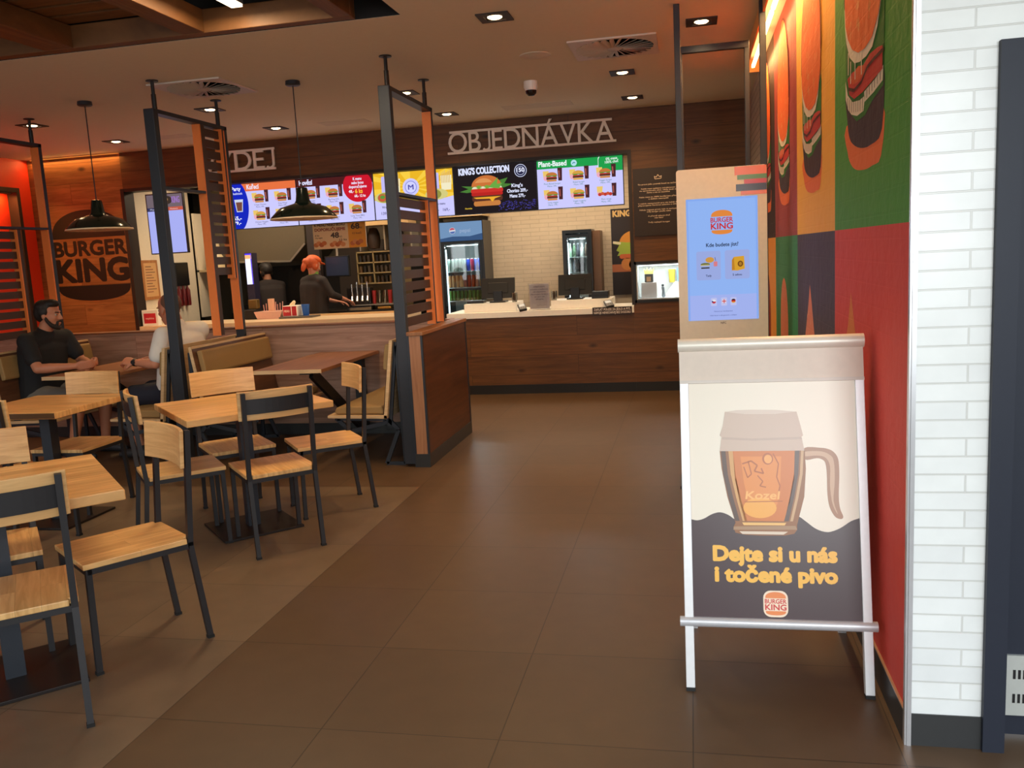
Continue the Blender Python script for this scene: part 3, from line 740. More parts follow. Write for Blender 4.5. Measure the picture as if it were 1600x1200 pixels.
# ================================================================ PAVEMENT SIGN WITH BEER POSTER
def a_board():
    O = Vector((1.178, -.83, 0)); U = Vector((1, .004, 0)).normalized(); V = Vector((0, .26, 1.205)).normalized(); N = U.cross(V).normalized()
    Wd, H = .61, 1.225
    t = thing('a_frame_sign', 'white aluminium pavement sign with a beer mug poster in front of the kiosk', 'sign', (1.48, -.6, 0))
    M = Matrix((U, V, N)).transposed().to_4x4(); M.translation = O
    def bx(x0, x1, y0, y1, z0, z1, name, mat, bev=0, par=t):
        m = MB(); m.box(x0, x1, y0, y1, z0, z1, M=M); return m.build(name, mat, par, bevel=bev)
    FR = plain('white_frame_profile', (232, 232, 234), .35, .25)
    bx(0, .03, .012, 1.06, -.03, 0, 'side_rail', FR, .002); bx(Wd-.03, Wd, .012, 1.06, -.03, 0, 'side_rail', FR, .002)
    for x in (0, Wd-.03): bx(x, x+.03, 0, .012, -.03, 0, 'foot', RUBBER)
    bx(0, Wd, 1.06, 1.18, -.03, -.004, 'header_panel', plain('header_beige', (226, 210, 194), .45))
    bx(0, Wd, 1.055, 1.066, -.02, .004, 'header_strip', plain('satin_strip', (214, 204, 194), .5, .1))
    m = MB(); m.cyl(O+V*1.19+U*-.004-N*.012, O+V*1.19+U*(Wd+.004)-N*.012, .024, n=24); m.build('top_rail', plain('satin_rail', (238, 230, 216), .38, .15), t, smooth=True)
    m = MB(); m.cyl(O+V*.235-U*.016-N*.008, O+V*.235+U*(Wd+.016)-N*.008, .0175, n=24); m.build('bottom_rail', plain('satin_grey_rail', (206, 206, 210), .4, .3), t, smooth=True)
    bx(.03, Wd-.03, .245, 1.056, -.018, -.008, 'backing', plain('grey_back', (120, 118, 116), .6))
    # rear leaf of the sign
    B = Vector((1.19, -.30, 0)); V2 = Vector((0, -.245, 1.19)).normalized(); M2 = Matrix((U, V2, U.cross(V2))).transposed().to_4x4(); M2.translation = B
    m = MB(); m.box(0, .03, 0, 1.18, -.01, .02, M=M2); m.box(.56, .59, 0, 1.18, -.01, .02, M=M2); m.box(.03, .56, .24, 1.15, 0, .01, M=M2); m.build('rear_leaf', FR, t)
    # printed poster: u,v measured on the board
    c = Canvas(); cream = (244, 234, 216); br = (70, 49, 53)
    c.rect(.03, .246, .55, .81, cream, 0)
    wave = [(.03, .246), (.58, .246), (.58, .592), (.553, .582), (.517, .558), (.479, .545), (.442, .555), (.409, .58), (.383, .598), (.34, .606), (.28, .606), (.23, .6), (.186, .582), (.155, .6), (.128, .609), (.101, .603), (.072, .587), (.05, .581), (.03, .584)]
    c.poly(wave[:2]+sm(wave[2:], 4, False), br, 1)
    gl = (150, 112, 88)
    c.poly(sm([(.412, .828), (.465, .828), (.49, .823), (.507, .812), (.519, .789), (.521, .742), (.517, .663), (.52, .624), (.529, .597), (.521, .589), (.503, .597), (.487, .628), (.481, .671), (.481, .742), (.477, .778), (.465, .79), (.449, .793), (.412, .789)]), (170, 124, 92), 2)
    c.poly(sm([(.412, .815), (.465, .816), (.495, .802), (.505, .78), (.506, .72), (.5, .65), (.512, .605), (.496, .64), (.49, .7), (.492, .765), (.478, .795), (.45, .802), (.412, .80)]), (206, 170, 138), 3)
    c.poly([(.131, .821), (.136, .759), (.153, .662), (.178, .574), (.17, .558), (.177, .540), (.21, .533), (.259, .531), (.339, .532), (.37, .538), (.380, .552), (.38, .568), (.406, .663), (.414, .758), (.412, .821)], (150, 94, 46), 4)
    for a, b, cc in (((.135, .821), (.150, .821), (88, 60, 46)), ((.16, .821), (.175, .821), (214, 160, 92)), ((.381, .821), (.395, .821), (92, 66, 54)), ((.400, .821), (.409, .821), (206, 166, 120))):
        k = 1 if a[0] < .27 else -1
        c.poly([a, (a[0]+k*.006, .74), (a[0]+k*.022, .66), (a[0]+k*.042, .58), (b[0]+k*.042, .58), (b[0]+k*.022, .66), (b[0]+k*.006, .74), b], cc, 5)
    c.poly([(.175, .821), (.18, .722), (.195, .638), (.209, .58), (.337, .58), (.357, .639), (.375, .722), (.379, .821)], (212, 120, 42), 5)
    c.poly([(.20, .8), (.208, .72), (.222, .64), (.24, .60), (.30, .60), (.318, .64), (.33, .72), (.335, .8)], (230, 140, 54), 6)
    c.ell(.26, .625, .055, .035, (244, 172, 66), 7)
    # embossed figure and lettering of the mug
    em = (184, 96, 32)
    c.line([(.205, .775), (.235, .785), (.255, .77), (.245, .75), (.275, .742), (.268, .76)], .005, em, 8); c.line([(.225, .785), (.235, .74), (.222, .728), (.21, .765)], .004, em, 8)
    c.ell(.29, .792, .018, .02, em, 8); c.ell(.291, .791, .013, .015, (240, 166, 82), 9); c.line([(.255, .735), (.272, .715), (.262, .70), (.282, .695)], .004, em, 8)
    c.line([(.308, .81), (.325, .775), (.318, .73), (.328, .70), (.322, .675)], .004, em, 8)
    c.text('Kozel', .268, .655, .026, (250, 184, 100), 'c', .11, .03, 9, slant=.15); c.line([(.21, .645), (.335, .648)], .003, em, 9)
    # foam
    c.poly([(.131, .819), (.138, .868), (.132, .874), (.143, .905), (.152, .955), (.19, .960), (.239, .961), (.32, .959), (.389, .952), (.40, .908), (.408, .871), (.403, .866), (.411, .819)], (208, 184, 166), 6)
    c.poly([(.152, .955), (.19, .960), (.239, .961), (.32, .959), (.389, .952), (.32, .945), (.22, .946)], (222, 204, 188), 7)
    c.poly([(.14, .868), (.24, .862), (.402, .866), (.405, .858), (.24, .854), (.139, .86)], (196, 172, 156), 7)
    # glass foot
    c.poly([(.172, .561), (.375, .565), (.380, .552), (.17, .55)], (170, 132, 96), 6); c.poly([(.19, .545), (.35, .545), (.335, .535), (.2, .536)], (226, 208, 186), 7); c.poly([(.2, .575), (.345, .575), (.34, .566), (.205, .566)], (240, 190, 110), 7)
    au = (250, 190, 74)
    c.text('Dejte si u nás', .303, .446, .047, au, 'c', .40, .064, 3); c.text('i točené pivo', .305, .376, .047, au, 'c', .395, .064, 3)
    bk_logo(c, .303, .302, .072, (240, 140, 78), (214, 62, 60), 4, (250, 226, 200))
    c.build('poster', O-N*.006, U, V, t, 'print', 1, .35, .0003)
a_board()

# ================================================================ SELF ORDER KIOSK
def kiosk():
    Y = 1.83; x0, x1, zt = 1.148, 1.679, 1.968; cx = (x0+x1)/2
    t = thing('order_kiosk', 'tall cream self order kiosk with a lit blue touch screen', 'kiosk', (cx, Y+.05, 0))
    U, V = Vector((1, 0, 0)), Vector((0, 0, 1)); r = .018
    pts = []
    for px, pz, a in ((x1-r, .14+r, -pi/2), (x1-r, zt-r, 0), (x0+r, zt-r, pi/2), (x0+r, .14+r, pi)): pts += [(px+r*cos(a+pi/2*k/5), pz+r*sin(a+pi/2*k/5)) for k in range(6)]
    m = MB(); m.prism(pts, (0, Y+.07, 0), U, V, .07); m.build('body', plain('kiosk_cream', (236, 226, 204), .3, 0, 0, 200, .3), t)
    b = MB(); b.box(x0+.06, x1-.06, Y+.0, Y+.12, .02, .14); b.box(x0-.02, x1+.02, Y-.1, Y+.2, 0, .02); b.build('base', STEEL, t)
    c = Canvas()
    for a, w, z, h, col in ((.345, .186, 1.915, .05, (238, 118, 58)), (.36, .171, 1.888, .027, (96, 142, 50)), (.40, .131, 1.861, .027, (206, 48, 34)), (.352, .179, 1.82, .041, (56, 30, 26)), (.38, .151, 1.797, .023, (238, 118, 58))):
        c.rect(x0+a, z, w-.001, h, col, 1)
    c.build('stripes', (0, Y-.001, 0), U, V, t, 'print', 1, .25)
    c = Canvas(); c.text('NFC', cx, 1.026, .012, (120, 104, 90), 'c', None, .02, 1); c.build('reader_mark', (0, Y-.001, 0), U, V, t, 'print', 1, .25)
    sx0, sx1, sz0, sz1 = 1.203, 1.624, 1.050, 1.790; w, h = sx1-sx0, sz1-sz0
    c = Canvas(); blue = (150, 186, 250)
    c.rect(0, 0, w, h, (140, 176, 246), 0); c.rect(.012, .012, w-.024, h-.024, blue, 1); c.rect(.012, 0, w-.024, .155, (168, 184, 246), 1.5)
    bk_logo(c, w*.50, h*.80, .135, (232, 140, 66), (206, 56, 62), 4)
    c.text('Kde budete jíst?', w*.5, h*.606, .022, (24, 28, 50), 'c', .19, .02, 3)
    for px, tx in ((.055, 'Tady'), (.225, 'S sebou')):
        c.rrect(px, h*.335, .145, .175, .012, (160, 176, 232), 2); c.text(tx, px+.072, h*.362, .012, (44, 48, 84), 'c', None, .02, 3)
    # burger and drink picture
    c.ell(.135, h*.50, .026, .017, (214, 156, 70), 3); c.ell(.108, h*.465, .028, .009, (120, 120, 60), 3); c.rect(.083, h*.43, .05, .008, (60, 52, 42), 3); c.rect(.08, h*.452, .052, .007, (196, 186, 150), 4)
    c.rrect(.158, h*.445, .022, .03, .005, (222, 130, 140), 3); c.line([(.17, h*.49), (.166, h*.52)], .003, (90, 80, 120), 3)
    # paper bag picture
    c.poly([(.265, h*.405), (.266, h*.49), (.278, h*.515), (.338, h*.52), (.342, h*.415), (.30, h*.402)], (222, 164, 50), 3); c.poly([(.265, h*.405), (.266, h*.49), (.278, h*.515), (.283, h*.41)], (196, 134, 44), 4); c.ell(.316, h*.457, .016, .018, (116, 72, 26), 4); c.ell(.316, h*.457, .009, .011, (180, 126, 44), 5)
    for px, kind in ((.155, 'cz'), (.216, 'en'), (.272, 'de')):
        c.rrect(px-.018, h*.118, .036, .05, .006, (196, 200, 244), 2); y = h*.155; R = .0125
        if kind == 'cz': c.ell(px, y, R, R, (240, 240, 246), 3); c.ell(px, y, R, R, (200, 54, 60), 4, 180, 360); c.poly([(px-R, y+.006), (px, y), (px-R, y-.006)], (40, 60, 130), 5)
        elif kind == 'en': c.ell(px, y, R, R, (236, 214, 224), 3); c.rect(px-.0025, y-R, .005, 2*R, (206, 70, 80), 4); c.rect(px-R, y-.0025, 2*R, .005, (206, 70, 80), 4)
        else: c.ell(px, y, R, R, (206, 60, 50), 3); c.ell(px, y+.002, R, R*.85, (40, 34, 40), 4, 10, 170); c.ell(px, y-.003, R, R*.75, (230, 170, 60), 4, 195, 345)
    c.text('Nastavení pro hendikepované', w*.5, h*.068, .008, (76, 84, 150), 'c', .11, .01, 3); c.text('Informace o alergenech a složení', w*.5, h*.034, .008, (76, 84, 150), 'c', .16, .01, 3)
    c.build('touch_screen', (sx0, Y-.0015, sz0), U, V, t, 'emit', .92)
    # steel frame that the kiosk hangs in
    f = MB(); f.box(1.155, 1.192, Y+.075, Y+.115, .02, ZC-.002); f.box(1.652, 1.690, Y+.075, Y+.115, .02, ZC-.002); f.build('support_post', STEEL, t, bevel=.003)
    t2 = thing('kiosk_back_frame', 'slate steel hoop frame standing behind the kiosk', 'frame', (1.4, 2.6, 0))
    for xx in (1.165, 1.605):
        m = MB(); m.box(xx, xx+.032, 2.58, 2.62, .02, 2.80); m.build('post', STEEL, t2, bevel=.003)
    m = MB(); m.box(1.165, 1.637, 2.58, 2.62, 2.80, 2.845); m.build('top_bar', STEEL, t2, bevel=.003)
    m = MB(); m.box(1.15, 1.652, 2.5, 2.7, 0, .02); m.build('base', STEEL, t2)
kiosk()

# ================================================================ MURAL OF BURGERS
def mural():
    c = Canvas(); R = lambda y: -y      # u runs toward the camera (-Y)
    P1 = 1.333; ys = [-1.062, .255, 1.59, 2.915, 4.24]; zm = 1.54
    up = [(88, 158, 68), (255, 186, 78), (172, 70, 70), (66, 46, 42)]; lo = [(228, 84, 74), (86, 72, 80), (66, 142, 88), (248, 166, 66)]
    for k in range(4):
        w = ys[k+1]-ys[k]
        c.rect(-ys[k+1], zm, w, ZC-zm-.001, up[k], 0); c.rect(-ys[k+1], .106, w, zm-.106, lo[k], 0)
    def burger(y0, dark):
        S = lambda pts: [(-(y+y0), z) for y, z in pts]
        green, wht, red, orn, bun = (56, 120, 50), (236, 224, 204), (200, 60, 54), (244, 122, 66), (238, 112, 56)
        pat = (72, 54, 60)
        c.poly(S(sm([(-.02, 1.93), (-.05, 1.83), (-.12, 1.78), (-.22, 1.752), (-.38, 1.738), (-.52, 1.74), (-.66, 1.76), (-.66, 1.93)], 3)), orn, 1)
        c.poly(S(sm([(-.02, 2.06), (-.04, 1.96), (-.08, 1.89), (-.16, 1.85), (-.32, 1.818), (-.50, 1.81), (-.67, 1.84), (-.68, 2.05), (-.40, 2.0)], 3)), pat, 2)
        c.poly(S([(.0, 2.32), (-.02, 2.04), (-.10, 1.97), (-.24, 1.92), (-.40, 1.92), (-.52, 1.95), (-.69, 1.97), (-.70, 2.25), (-.4, 2.12)]), green, 3)
        wl = [(-.01, 2.10), (-.015, 2.03), (-.07, 1.985), (-.14, 1.958), (-.25, 1.938), (-.37, 1.938), (-.40, 1.985), (-.30, 1.985), (-.16, 2.0), (-.06, 2.04)]
        wr = [(-.39, 1.965), (-.54, 1.972), (-.68, 1.985), (-.69, 2.03), (-.57, 2.01), (-.38, 2.0)]
        c.poly(S(wl), wht, 4); c.poly(S(wr), wht, 4)
        for q in range(8): yy = -.06-.042*q; c.line(S([(yy, 2.03-.01*q if q < 4 else 1.995), (yy, 1.975-.005*q)]), .006, (70, 52, 50), 5)
        for q in range(6): yy = -.43-.043*q; c.line(S([(yy, 2.0+.005*q), (yy, 1.972+.004*q)]), .006, (70, 52, 50), 5)
        c.poly(S([(-.06, 2.10), (-.10, 2.035), (-.20, 2.005), (-.36, 2.003), (-.54, 2.012), (-.68, 2.02), (-.68, 2.09), (-.60, 2.10), (-.48, 2.105), (-.36, 2.09), (-.16, 2.105)]), red, 6)
        c.poly(S([(-.13, 2.085), (-.2, 2.10), (-.28, 2.105), (-.40, 2.085), (-.38, 2.06), (-.28, 2.05), (-.17, 2.06)]), (214, 92, 52), 7)
        c.line(S([(-.08, 2.06), (-.2, 2.035), (-.34, 2.04), (-.44, 2.07), (-.56, 2.075), (-.7, 2.075)]), .012, (84, 30, 30), 8)
        c.poly(S([(.02, 2.40), (.0, 2.30), (-.03, 2.235), (-.10, 2.17), (-.20, 2.13), (-.30, 2.115), (-.42, 2.11), (-.52, 2.12), (-.60, 2.165), (-.67, 2.25), (-.70, 2.4), (-.5, 2.3), (-.2, 2.3)]), wht, 6)
        for q, (yy, zz) in enumerate(((-.08, 2.13), (-.13, 2.09), (-.22, 2.09), (-.34, 2.085))): c.line(S([(yy, zz+.06), (yy, zz-.02)]), .014, wht, 8)
        top = [(-.345+.345*cos(pi*k/20), 2.38+.50*sin(pi*k/20)) for k in range(21)]+[(-.69, 2.28), (-.62, 2.20), (-.52, 2.15), (-.40, 2.14), (-.28, 2.15), (-.16, 2.185), (-.07, 2.24), (-.015, 2.30)]
        c.poly(S([(-.345+(y+.345)*1.06, 2.40+(z-2.40)*1.03) for y, z in top[:21]]+[(-.70, 2.36), (-.0, 2.36)]), dark, 7)
        c.poly(S(top), bun, 8)
        rnd = random.Random(3)
        for q in range(46):
            yy, zz = -.345+rnd.uniform(-.3, .3), rnd.uniform(2.2, 2.85)
            if ((yy+.345)/.33)**2+((zz-2.38)/.47)**2 < .86: c.line(S([(yy, zz), (yy-.018, zz+.026)]), .008, (236, 168, 110), 9)
    burger(.0, (40, 66, 30)); burger(1.335, (150, 84, 36)); burger(2.66, (96, 34, 40)); burger(3.92, (40, 26, 26))
    def flame(y0, z0, w, col, kk):
        pts = [(y0+w*.5, .5), (y0+w*.42, .8), (y0+w*.25, 1.0), (y0+w*.08, 1.17), (y0, z0), (y0-w*.1, 1.18), (y0-w*.2, 1.06), (y0-w*.42, .85), (y0-w*.5, .5)]
        c.poly([(-y, z) for y, z in pts], col, 1)
        rnd = random.Random(kk)
        for q in range(16):
            yy, zz = y0+rnd.uniform(-.16, .16)*w, rnd.uniform(.7, 1.12); c.line([(-yy, zz), (-(yy-.012), zz+.022)], .007, (232, 176, 140), 2)
    flame(-.13, 1.30, .75, (232, 138, 72), 1); flame(1.06, 1.28, .75, (232, 138, 104), 2)
    c.poly([(-y, z) for y, z in [(2.35+.24*cos(pi*k/14), .95+.32*sin(pi*k/14)) for k in range(15)]+[(2.11, .4), (2.59, .4)]], (222, 132, 98), 1)
    c.poly([(-y, z) for y, z in [(3.6+.24*cos(pi*k/14), .95+.32*sin(pi*k/14)) for k in range(15)]+[(3.36, .4), (3.84, .4)]], (150, 60, 40), 1)
    o = c.build('wall_mural', (XR, 0, 0), (0, -1, 0), (0, 0, 1), None, 'brick', 1, .6, .0005)
    tag(o, 'colour block mural of tall burgers painted on the brick of the right wall', 'mural')
mural()
# ================================================================ SIGNS ON THE BACK WALL
def letter_sign(name, label, word, xl_b, xr_b, xl_t, xr_t, zb, zt, tx0, tx1):
    t = thing(name, label, 'sign', ((xl_b+xr_b)/2, YW-.03, zb), 'white metal word signs over the counter')
    mat = plain('sign_white', (252, 242, 230), .5); y0, y1 = YW-.03, YW-.008
    b = MB(); b.box(xl_b, xr_b, y0, y1, zb, zb+.024); b.build('bottom_bar', mat, t)
    b = MB(); b.box(xl_t, xr_t, y0, y1, zt-.024, zt); b.build('top_bar', mat, t)
    gl = []; gap = .10; tot = -gap
    for ch in word:
        vs, fs, tw = text_geom(ch, .004, 4)
        lo = min(v[1] for v in vs)
        if ch == 'J':
            out = []; w_ = .055; ctr = [(.40, 1.0), (.40, .6)]+[(.20+.20*cos(a), .22-.195*sin(a)) for a in [pi*q/10 for q in range(0, 9)]]
            for q, (px, py) in enumerate(ctr):
                a_ = ctr[max(0, q-1)]; b_ = ctr[min(len(ctr)-1, q+1)]; dx, dy = b_[0]-a_[0], b_[1]-a_[1]; dd = math.hypot(dx, dy); out += [(px-dy/dd*w_, py+dx/dd*w_), (px+dy/dd*w_, py-dx/dd*w_)]
            vs = [(x, min(1, max(0, y))) for x, y in out]; fs = [(2*q, 2*q+1, 2*q+3, 2*q+2) for q in range(len(ctr)-1)]; tw = .455
        if ch == 'Q': hi = max(v[1] for v in vs); vs = [(x, (y-lo)/(hi-lo)) for x, y in vs]
        if word[0] == 'V' and ch in 'VÝ': vs = [(x*.88, y) for x, y in vs]; tw *= .88
        gl.append((vs, fs, tw)); tot += tw+gap
    h = zt-zb-.030; sx = (tx1-tx0)/tot; m = MB(); xo = tx0
    for vs, fs, tw in gl:
        n = len(vs); a = [(xo+x*sx, y0+.002, zb+.016+y*h) for x, y in vs]; c = [(x, y1, z) for x, y, z in a]; xo += (tw+gap)*sx
        edges = {}
        for f in fs:
            for i, j in zip(f, f[1:]+f[:1]): k = (min(i, j), max(i, j)); edges[k] = edges.get(k, 0)+1
        m.add(a+c, [tuple(f) for f in fs]+[tuple(q+n for q in f[::-1]) for f in fs]+[(i, j, j+n, i+n) for (i, j), q in edges.items() if q == 1])
    m.build('lettering', mat, t)
letter_sign('order_sign', 'long white metal lettering OBJEDNÁVKA on the wood wall above the right menu screens', 'OBJEDNÁVKA', -1.315, .496, -1.285, .458, 2.625, 2.866, -1.30, .47)
letter_sign('pickup_sign', 'short white metal lettering VÝDEJ on the wood wall, half behind a slatted screen', 'VÝDEJ', -4.25, -3.325, -4.23, -3.325, 2.622, 2.862, -4.23, -3.335)

def burned_logo():
    c = Canvas(); d = (22, 14, 11)
    cx = -5.835; hw = .495
    c.poly([(cx-hw*cos(pi*k/24), 2.0+.33*(sin(pi*k/24) ** .8)) for k in range(25)], d, 1)
    c.text('BURGER', cx, 1.795, .165, d, 'c', .98, .045, 1); c.text('KING', cx, 1.49, .25, d, 'c', .96, .055, 1)
    c.poly([(cx+hw, 1.435)]+[(cx+hw*cos(pi*k/20), 1.435-.185*sin(pi*k/20)**.7) for k in range(1, 20)]+[(cx-hw, 1.435)], d, 1)
    o = c.build('wall_logo', (0, YW-.002, 0), (1, 0, 0), (0, 0, 1), None, 'print', 1, .55)
    tag(o, 'big dark burger logo with fat lettering burned into the wood wall at left', 'logo')
burned_logo()

BURG = ((196, 120, 60), (96, 150, 60), (190, 60, 50), (90, 50, 36), (206, 140, 76))
def menu_item(c, x, y, s, cap, capcol, kind=0, capt2='Menu 199,-'):
    """one little burger-with-drink picture, s wide"""
    L = 3
    c.poly([(x-.42*s, y+.30*s), (x-.40*s, y+.02*s), (x-.18*s, y+.02*s), (x-.14*s, y+.30*s)], (236, 200, 110), L); c.ell(x-.30*s, y-.02*s, .1*s, .12*s, (236, 170, 190), L)
    c.poly([(x+.26*s, y+.42*s), (x+.29*s, y-.16*s), (x+.46*s, y-.16*s), (x+.48*s, y+.42*s)], (74, 40, 44), L); c.poly([(x+.30*s, y+.30*s), (x+.32*s, y-.02*s), (x+.37*s, y-.02*s), (x+.36*s, y+.30*s)], (170, 90, 80), L+1)
    bun, lf, tm, pt, b2 = BURG
    if kind == 1: bun, b2 = (216, 160, 70), (226, 170, 80)
    if kind == 2:
        for k in range(5): c.ell(x-.28*s+k*.12*s, y-.06*s+.03*s*(k % 2), .085*s, .075*s, (206, 90, 60) if k % 2 else (190, 60, 50), L+1)
    else:
        c.ell(x-.02*s, y+.09*s, .26*s, .15*s, bun, L+1, 0, 180, 16); c.poly([(x-.30*s, y+.09*s), (x-.2*s, y+.02*s), (x, y+.06*s), (x+.16*s, y+.02*s), (x+.28*s, y+.09*s)], lf, L+2)
        c.rect(x-.26*s, y-.01*s, .48*s, .05*s, tm, L+2); c.rrect(x-.27*s, y-.09*s, .5*s, .08*s, .03*s, pt, L+2); c.rrect(x-.25*s, y-.18*s, .46*s, .085*s, .03*s, b2, L+2)
    c.text(cap, x, y-.31*s, .07*s, capcol, 'c', None, .01, L, maxw=.95*s); c.text(capt2, x, y-.42*s, .07*s, capcol, 'c', None, .01, L, maxw=.6*s)
SW, SH = .912, .503; LIL = (206, 204, 255)
def menu_screen(label, x0, draw):
    t = thing('menu_screen', label, 'screen', (x0+SW/2, YW+.07, 2.24), 'lit menu screens over the counter')
    b = MB(); b.box(x0-.007, x0+SW+.007, YW+.071, YW+.12, 1.985, 2.502); b.build('bezel', BLACK, t)
    c = Canvas(); c.rect(0, 0, SW, SH, LIL, 0); draw(c)
    c.build('display', (x0, YW+.0705, 1.992), (1, 0, 0), (0, 0, 1), t, 'emit', 1.0)
    h = MB(); h.box(x0+.3, x0+.34, YW+.155, YW+.19, 2.3, 2.75); h.box(x0+.3, x0+.34, YW+.1201, YW+.155, 2.3, 2.34); h.build('bracket', BLACK, t)
    light_in('screen_light', t, 'AREA', (x0+SW/2, YW+.06, 2.24), 1.6, (.75, .75, 1.0), rot=(radians(90), 0, 0), size=(.9, .48))
GT = (40, 130, 120)
def s_plant(c):
    c.rect(0, SH*.83, SW, SH*.17, (34, 160, 76), 1); c.text('Plant-Based', .02, SH*.88, .052, (240, 250, 250), 'l', .30, .03, 2); c.ell(.40, SH*.915, .032, .032, (180, 225, 235), 2); c.line([(.385, SH*.90), (.40, SH*.93), (.415, SH*.91)], .008, (34, 120, 150), 3)
    c.clip_ell(.80, SH*.86, .155, .655, SW, SH*.70, SH, (240, 250, 250), 2); c.clip_ell(.805, SH*.865, .15, .66, SW, SH*.70, SH, (34, 160, 76), 2.5)
    c.text('0% masa', .80, SH*.925, .026, (235, 250, 245), 'c', .12, .02, 3, rot=.06); c.text('100% chuť', .80, SH*.86, .026, (235, 250, 245), 'c', .14, .02, 3, rot=.06)
    for r in range(2):
        for k in range(3): menu_item(c, .16+.285*k, .325-.197*r, .232, ('Plant-Based burger', 'Rebel burger', 'Veggie burger', 'Long veggie', 'Vegan nuggety', 'Plant wings')[3*r+k], GT, 2 if (r, k) == (1, 2) else (1 if k == 1 else 0))
def s_king(c):
    c.rect(0, 0, SW, SH, (34, 28, 30), 1); c.text("KING'S COLLECTION", .06, SH*.83, .066, (222, 228, 255), 'l', .56, .045, 2, rot=.01)
    c.ell(.745, SH*.84, .068, .068, (222, 228, 255), 2); c.ell(.745, SH*.84, .062, .062, (40, 40, 70), 2.5); c.ell(.745, SH*.84, .046, .046, (222, 228, 255), 2.7); c.ell(.745, SH*.84, .042, .042, (40, 40, 70), 2.8); c.text('150', .745, SH*.815, .04, (230, 234, 255), 'c', .085, .04, 3)
    x, y = .36, .20
    c.poly([(x-.22, .225), (x-.30, .24), (x-.2, .265), (x-.28, .30), (x-.15, .29), (x, .30), (x+.10, .33), (x+.24, .36), (x+.2, .30), (x+.3, .29), (x+.2, .26)], (76, 128, 56), 2)
    c.ell(x, .285, .165, .115, (204, 116, 58), 3, 0, 180, 24); c.ell(x-.03, .30, .10, .07, (222, 150, 88), 4, 20, 160, 20)
    for q in range(7): c.ell(x-.13+.045*q, .262+.012*(q % 2), .032, .022, (122, 168, 62) if q % 2 else (226, 226, 190), 4)
    c.poly([(x+.02, .27), (x+.1, .34), (x+.13, .37), (x+.12, .30), (x+.18, .31), (x+.14, .25)], (108, 170, 70), 5)
    c.rrect(x-.175, .215, .36, .045, .02, (206, 52, 44), 5); c.rrect(x-.17, .185, .35, .035, .016, (186, 40, 36), 6); c.rrect(x-.165, .125, .34, .06, .025, (92, 52, 38), 5); c.poly([(x-.15, .17), (x+.16, .17), (x+.09, .15), (x+.06, .115), (x+.03, .15), (x-.12, .155)], (240, 176, 50), 7)
    c.rrect(x-.15, .075, .30, .055, .025, (200, 128, 66), 5)
    for q, tt in enumerate(("King's", 'Chorizo 209,-', 'Menu 279,-')): c.text(tt, .70, .255-.055*q, .034, (226, 230, 255), 'c', (.12, .225, .17)[q], .035, 3)
    rnd = random.Random(5)
    for q in range(150): c.rect(rnd.uniform(.48, .89), rnd.uniform(.012, .11), rnd.uniform(.006, .02), .007, random.choice(((58, 52, 130), (80, 74, 160), (48, 42, 100))), 2)
    c.text('Novinka', .11, .05, .016, (230, 190, 60), 'l', None, .03, 3)
def s_wrap(c):
    c.rect(0, 0, SW, SH, (238, 184, 40), 1); cx, cy = .43, SH*.66
    for q in range(12):
        a = 2*pi*q/12; c.poly([(cx, cy), (min(SW, max(0, cx+.55*cos(a))), min(SH, max(0, cy+.3*sin(a)))), (min(SW, max(0, cx+.55*cos(a+.22))), min(SH, max(0, cy+.3*sin(a+.22))))], (250, 208, 70), 1.5)
    c.poly([(0, 0), (SW, 0), (SW, SH*.42), (.75, SH*.36), (.43, SH*.28), (.15, SH*.36), (0, SH*.42)], LIL, 2)
    c.ell(cx, cy, .095, .095, (206, 204, 255), 3); c.ell(cx, cy, .07, .07, (150, 150, 226), 4); c.ell(cx, cy, .06, .06, (212, 212, 255), 5); c.text('M', cx, cy-.025, .05, (70, 70, 170), 'c', .06, .03, 6)
    for xx in (.11, .70):
        c.rrect(xx-.02, SH*.55, .075, .19, .015, (196, 190, 246), 3); c.poly([(xx+.08, SH*.55), (xx+.075, SH*.86), (xx+.20, SH*.86), (xx+.19, SH*.55)], (244, 236, 200), 3)
        for q in range(6): c.rect(xx+.085+.018*q, SH*.70, .009, .11+.012*(q % 3), (226, 190, 120), 4)
        c.ell(xx+.02, SH*.47, .13, .06, (214, 206, 130), 4); c.ell(xx+.0, SH*.47, .075, .052, (150, 150, 70), 5); c.ell(xx-.02, SH*.47, .05, .04, (204, 90, 60), 6); c.ell(xx-.015, SH*.485, .03, .02, (96, 150, 60), 7)
        c.text('Wrap menu', xx+.04, SH*.24, .024, (70, 66, 110), 'c', .14, .02, 3); c.text('139,-   169,-', xx+.06, SH*.10, .03, (90, 86, 140), 'c', .2, .02, 3)
def s_red(c):
    c.rect(0, SH*.83, SW, SH*.17, (78, 30, 30), 1); c.text('Hovězí', .035, SH*.875, .05, (226, 226, 255), 'l', .16, .035, 2)
    c.clip_ell(.735, SH*.77, .175, .55, SW, .0, SH, (206, 26, 46), 2)
    for q, tt in enumerate(('K menu', 'nebo boxu', 'doporučujeme')): c.text(tt, .735, SH*(.90-.085*q), .03, (236, 226, 250), 'c', (.1, .14, .21)[q], .035, 3)
    c.text('48,-', .655, SH*.63, .03, (245, 240, 255), 'c', .06, .03, 3); c.text('6 ks', .745, SH*.615, .045, (250, 190, 60), 'c', .085, .035, 3); c.text('68,- 12 ks', .755, SH*.53, .026, (245, 236, 250), 'c', .13, .04, 3)
    for r, k, nm in ((0, 0, 'Whopper'), (0, 1, 'Big King XXL'), (1, 0, 'Double Cheese'), (1, 1, 'Steakhouse'), (1, 2, 'Long Texas BBQ')): menu_item(c, .17+.27*k, .325-.197*r, .232, nm, (70, 70, 110), 0)
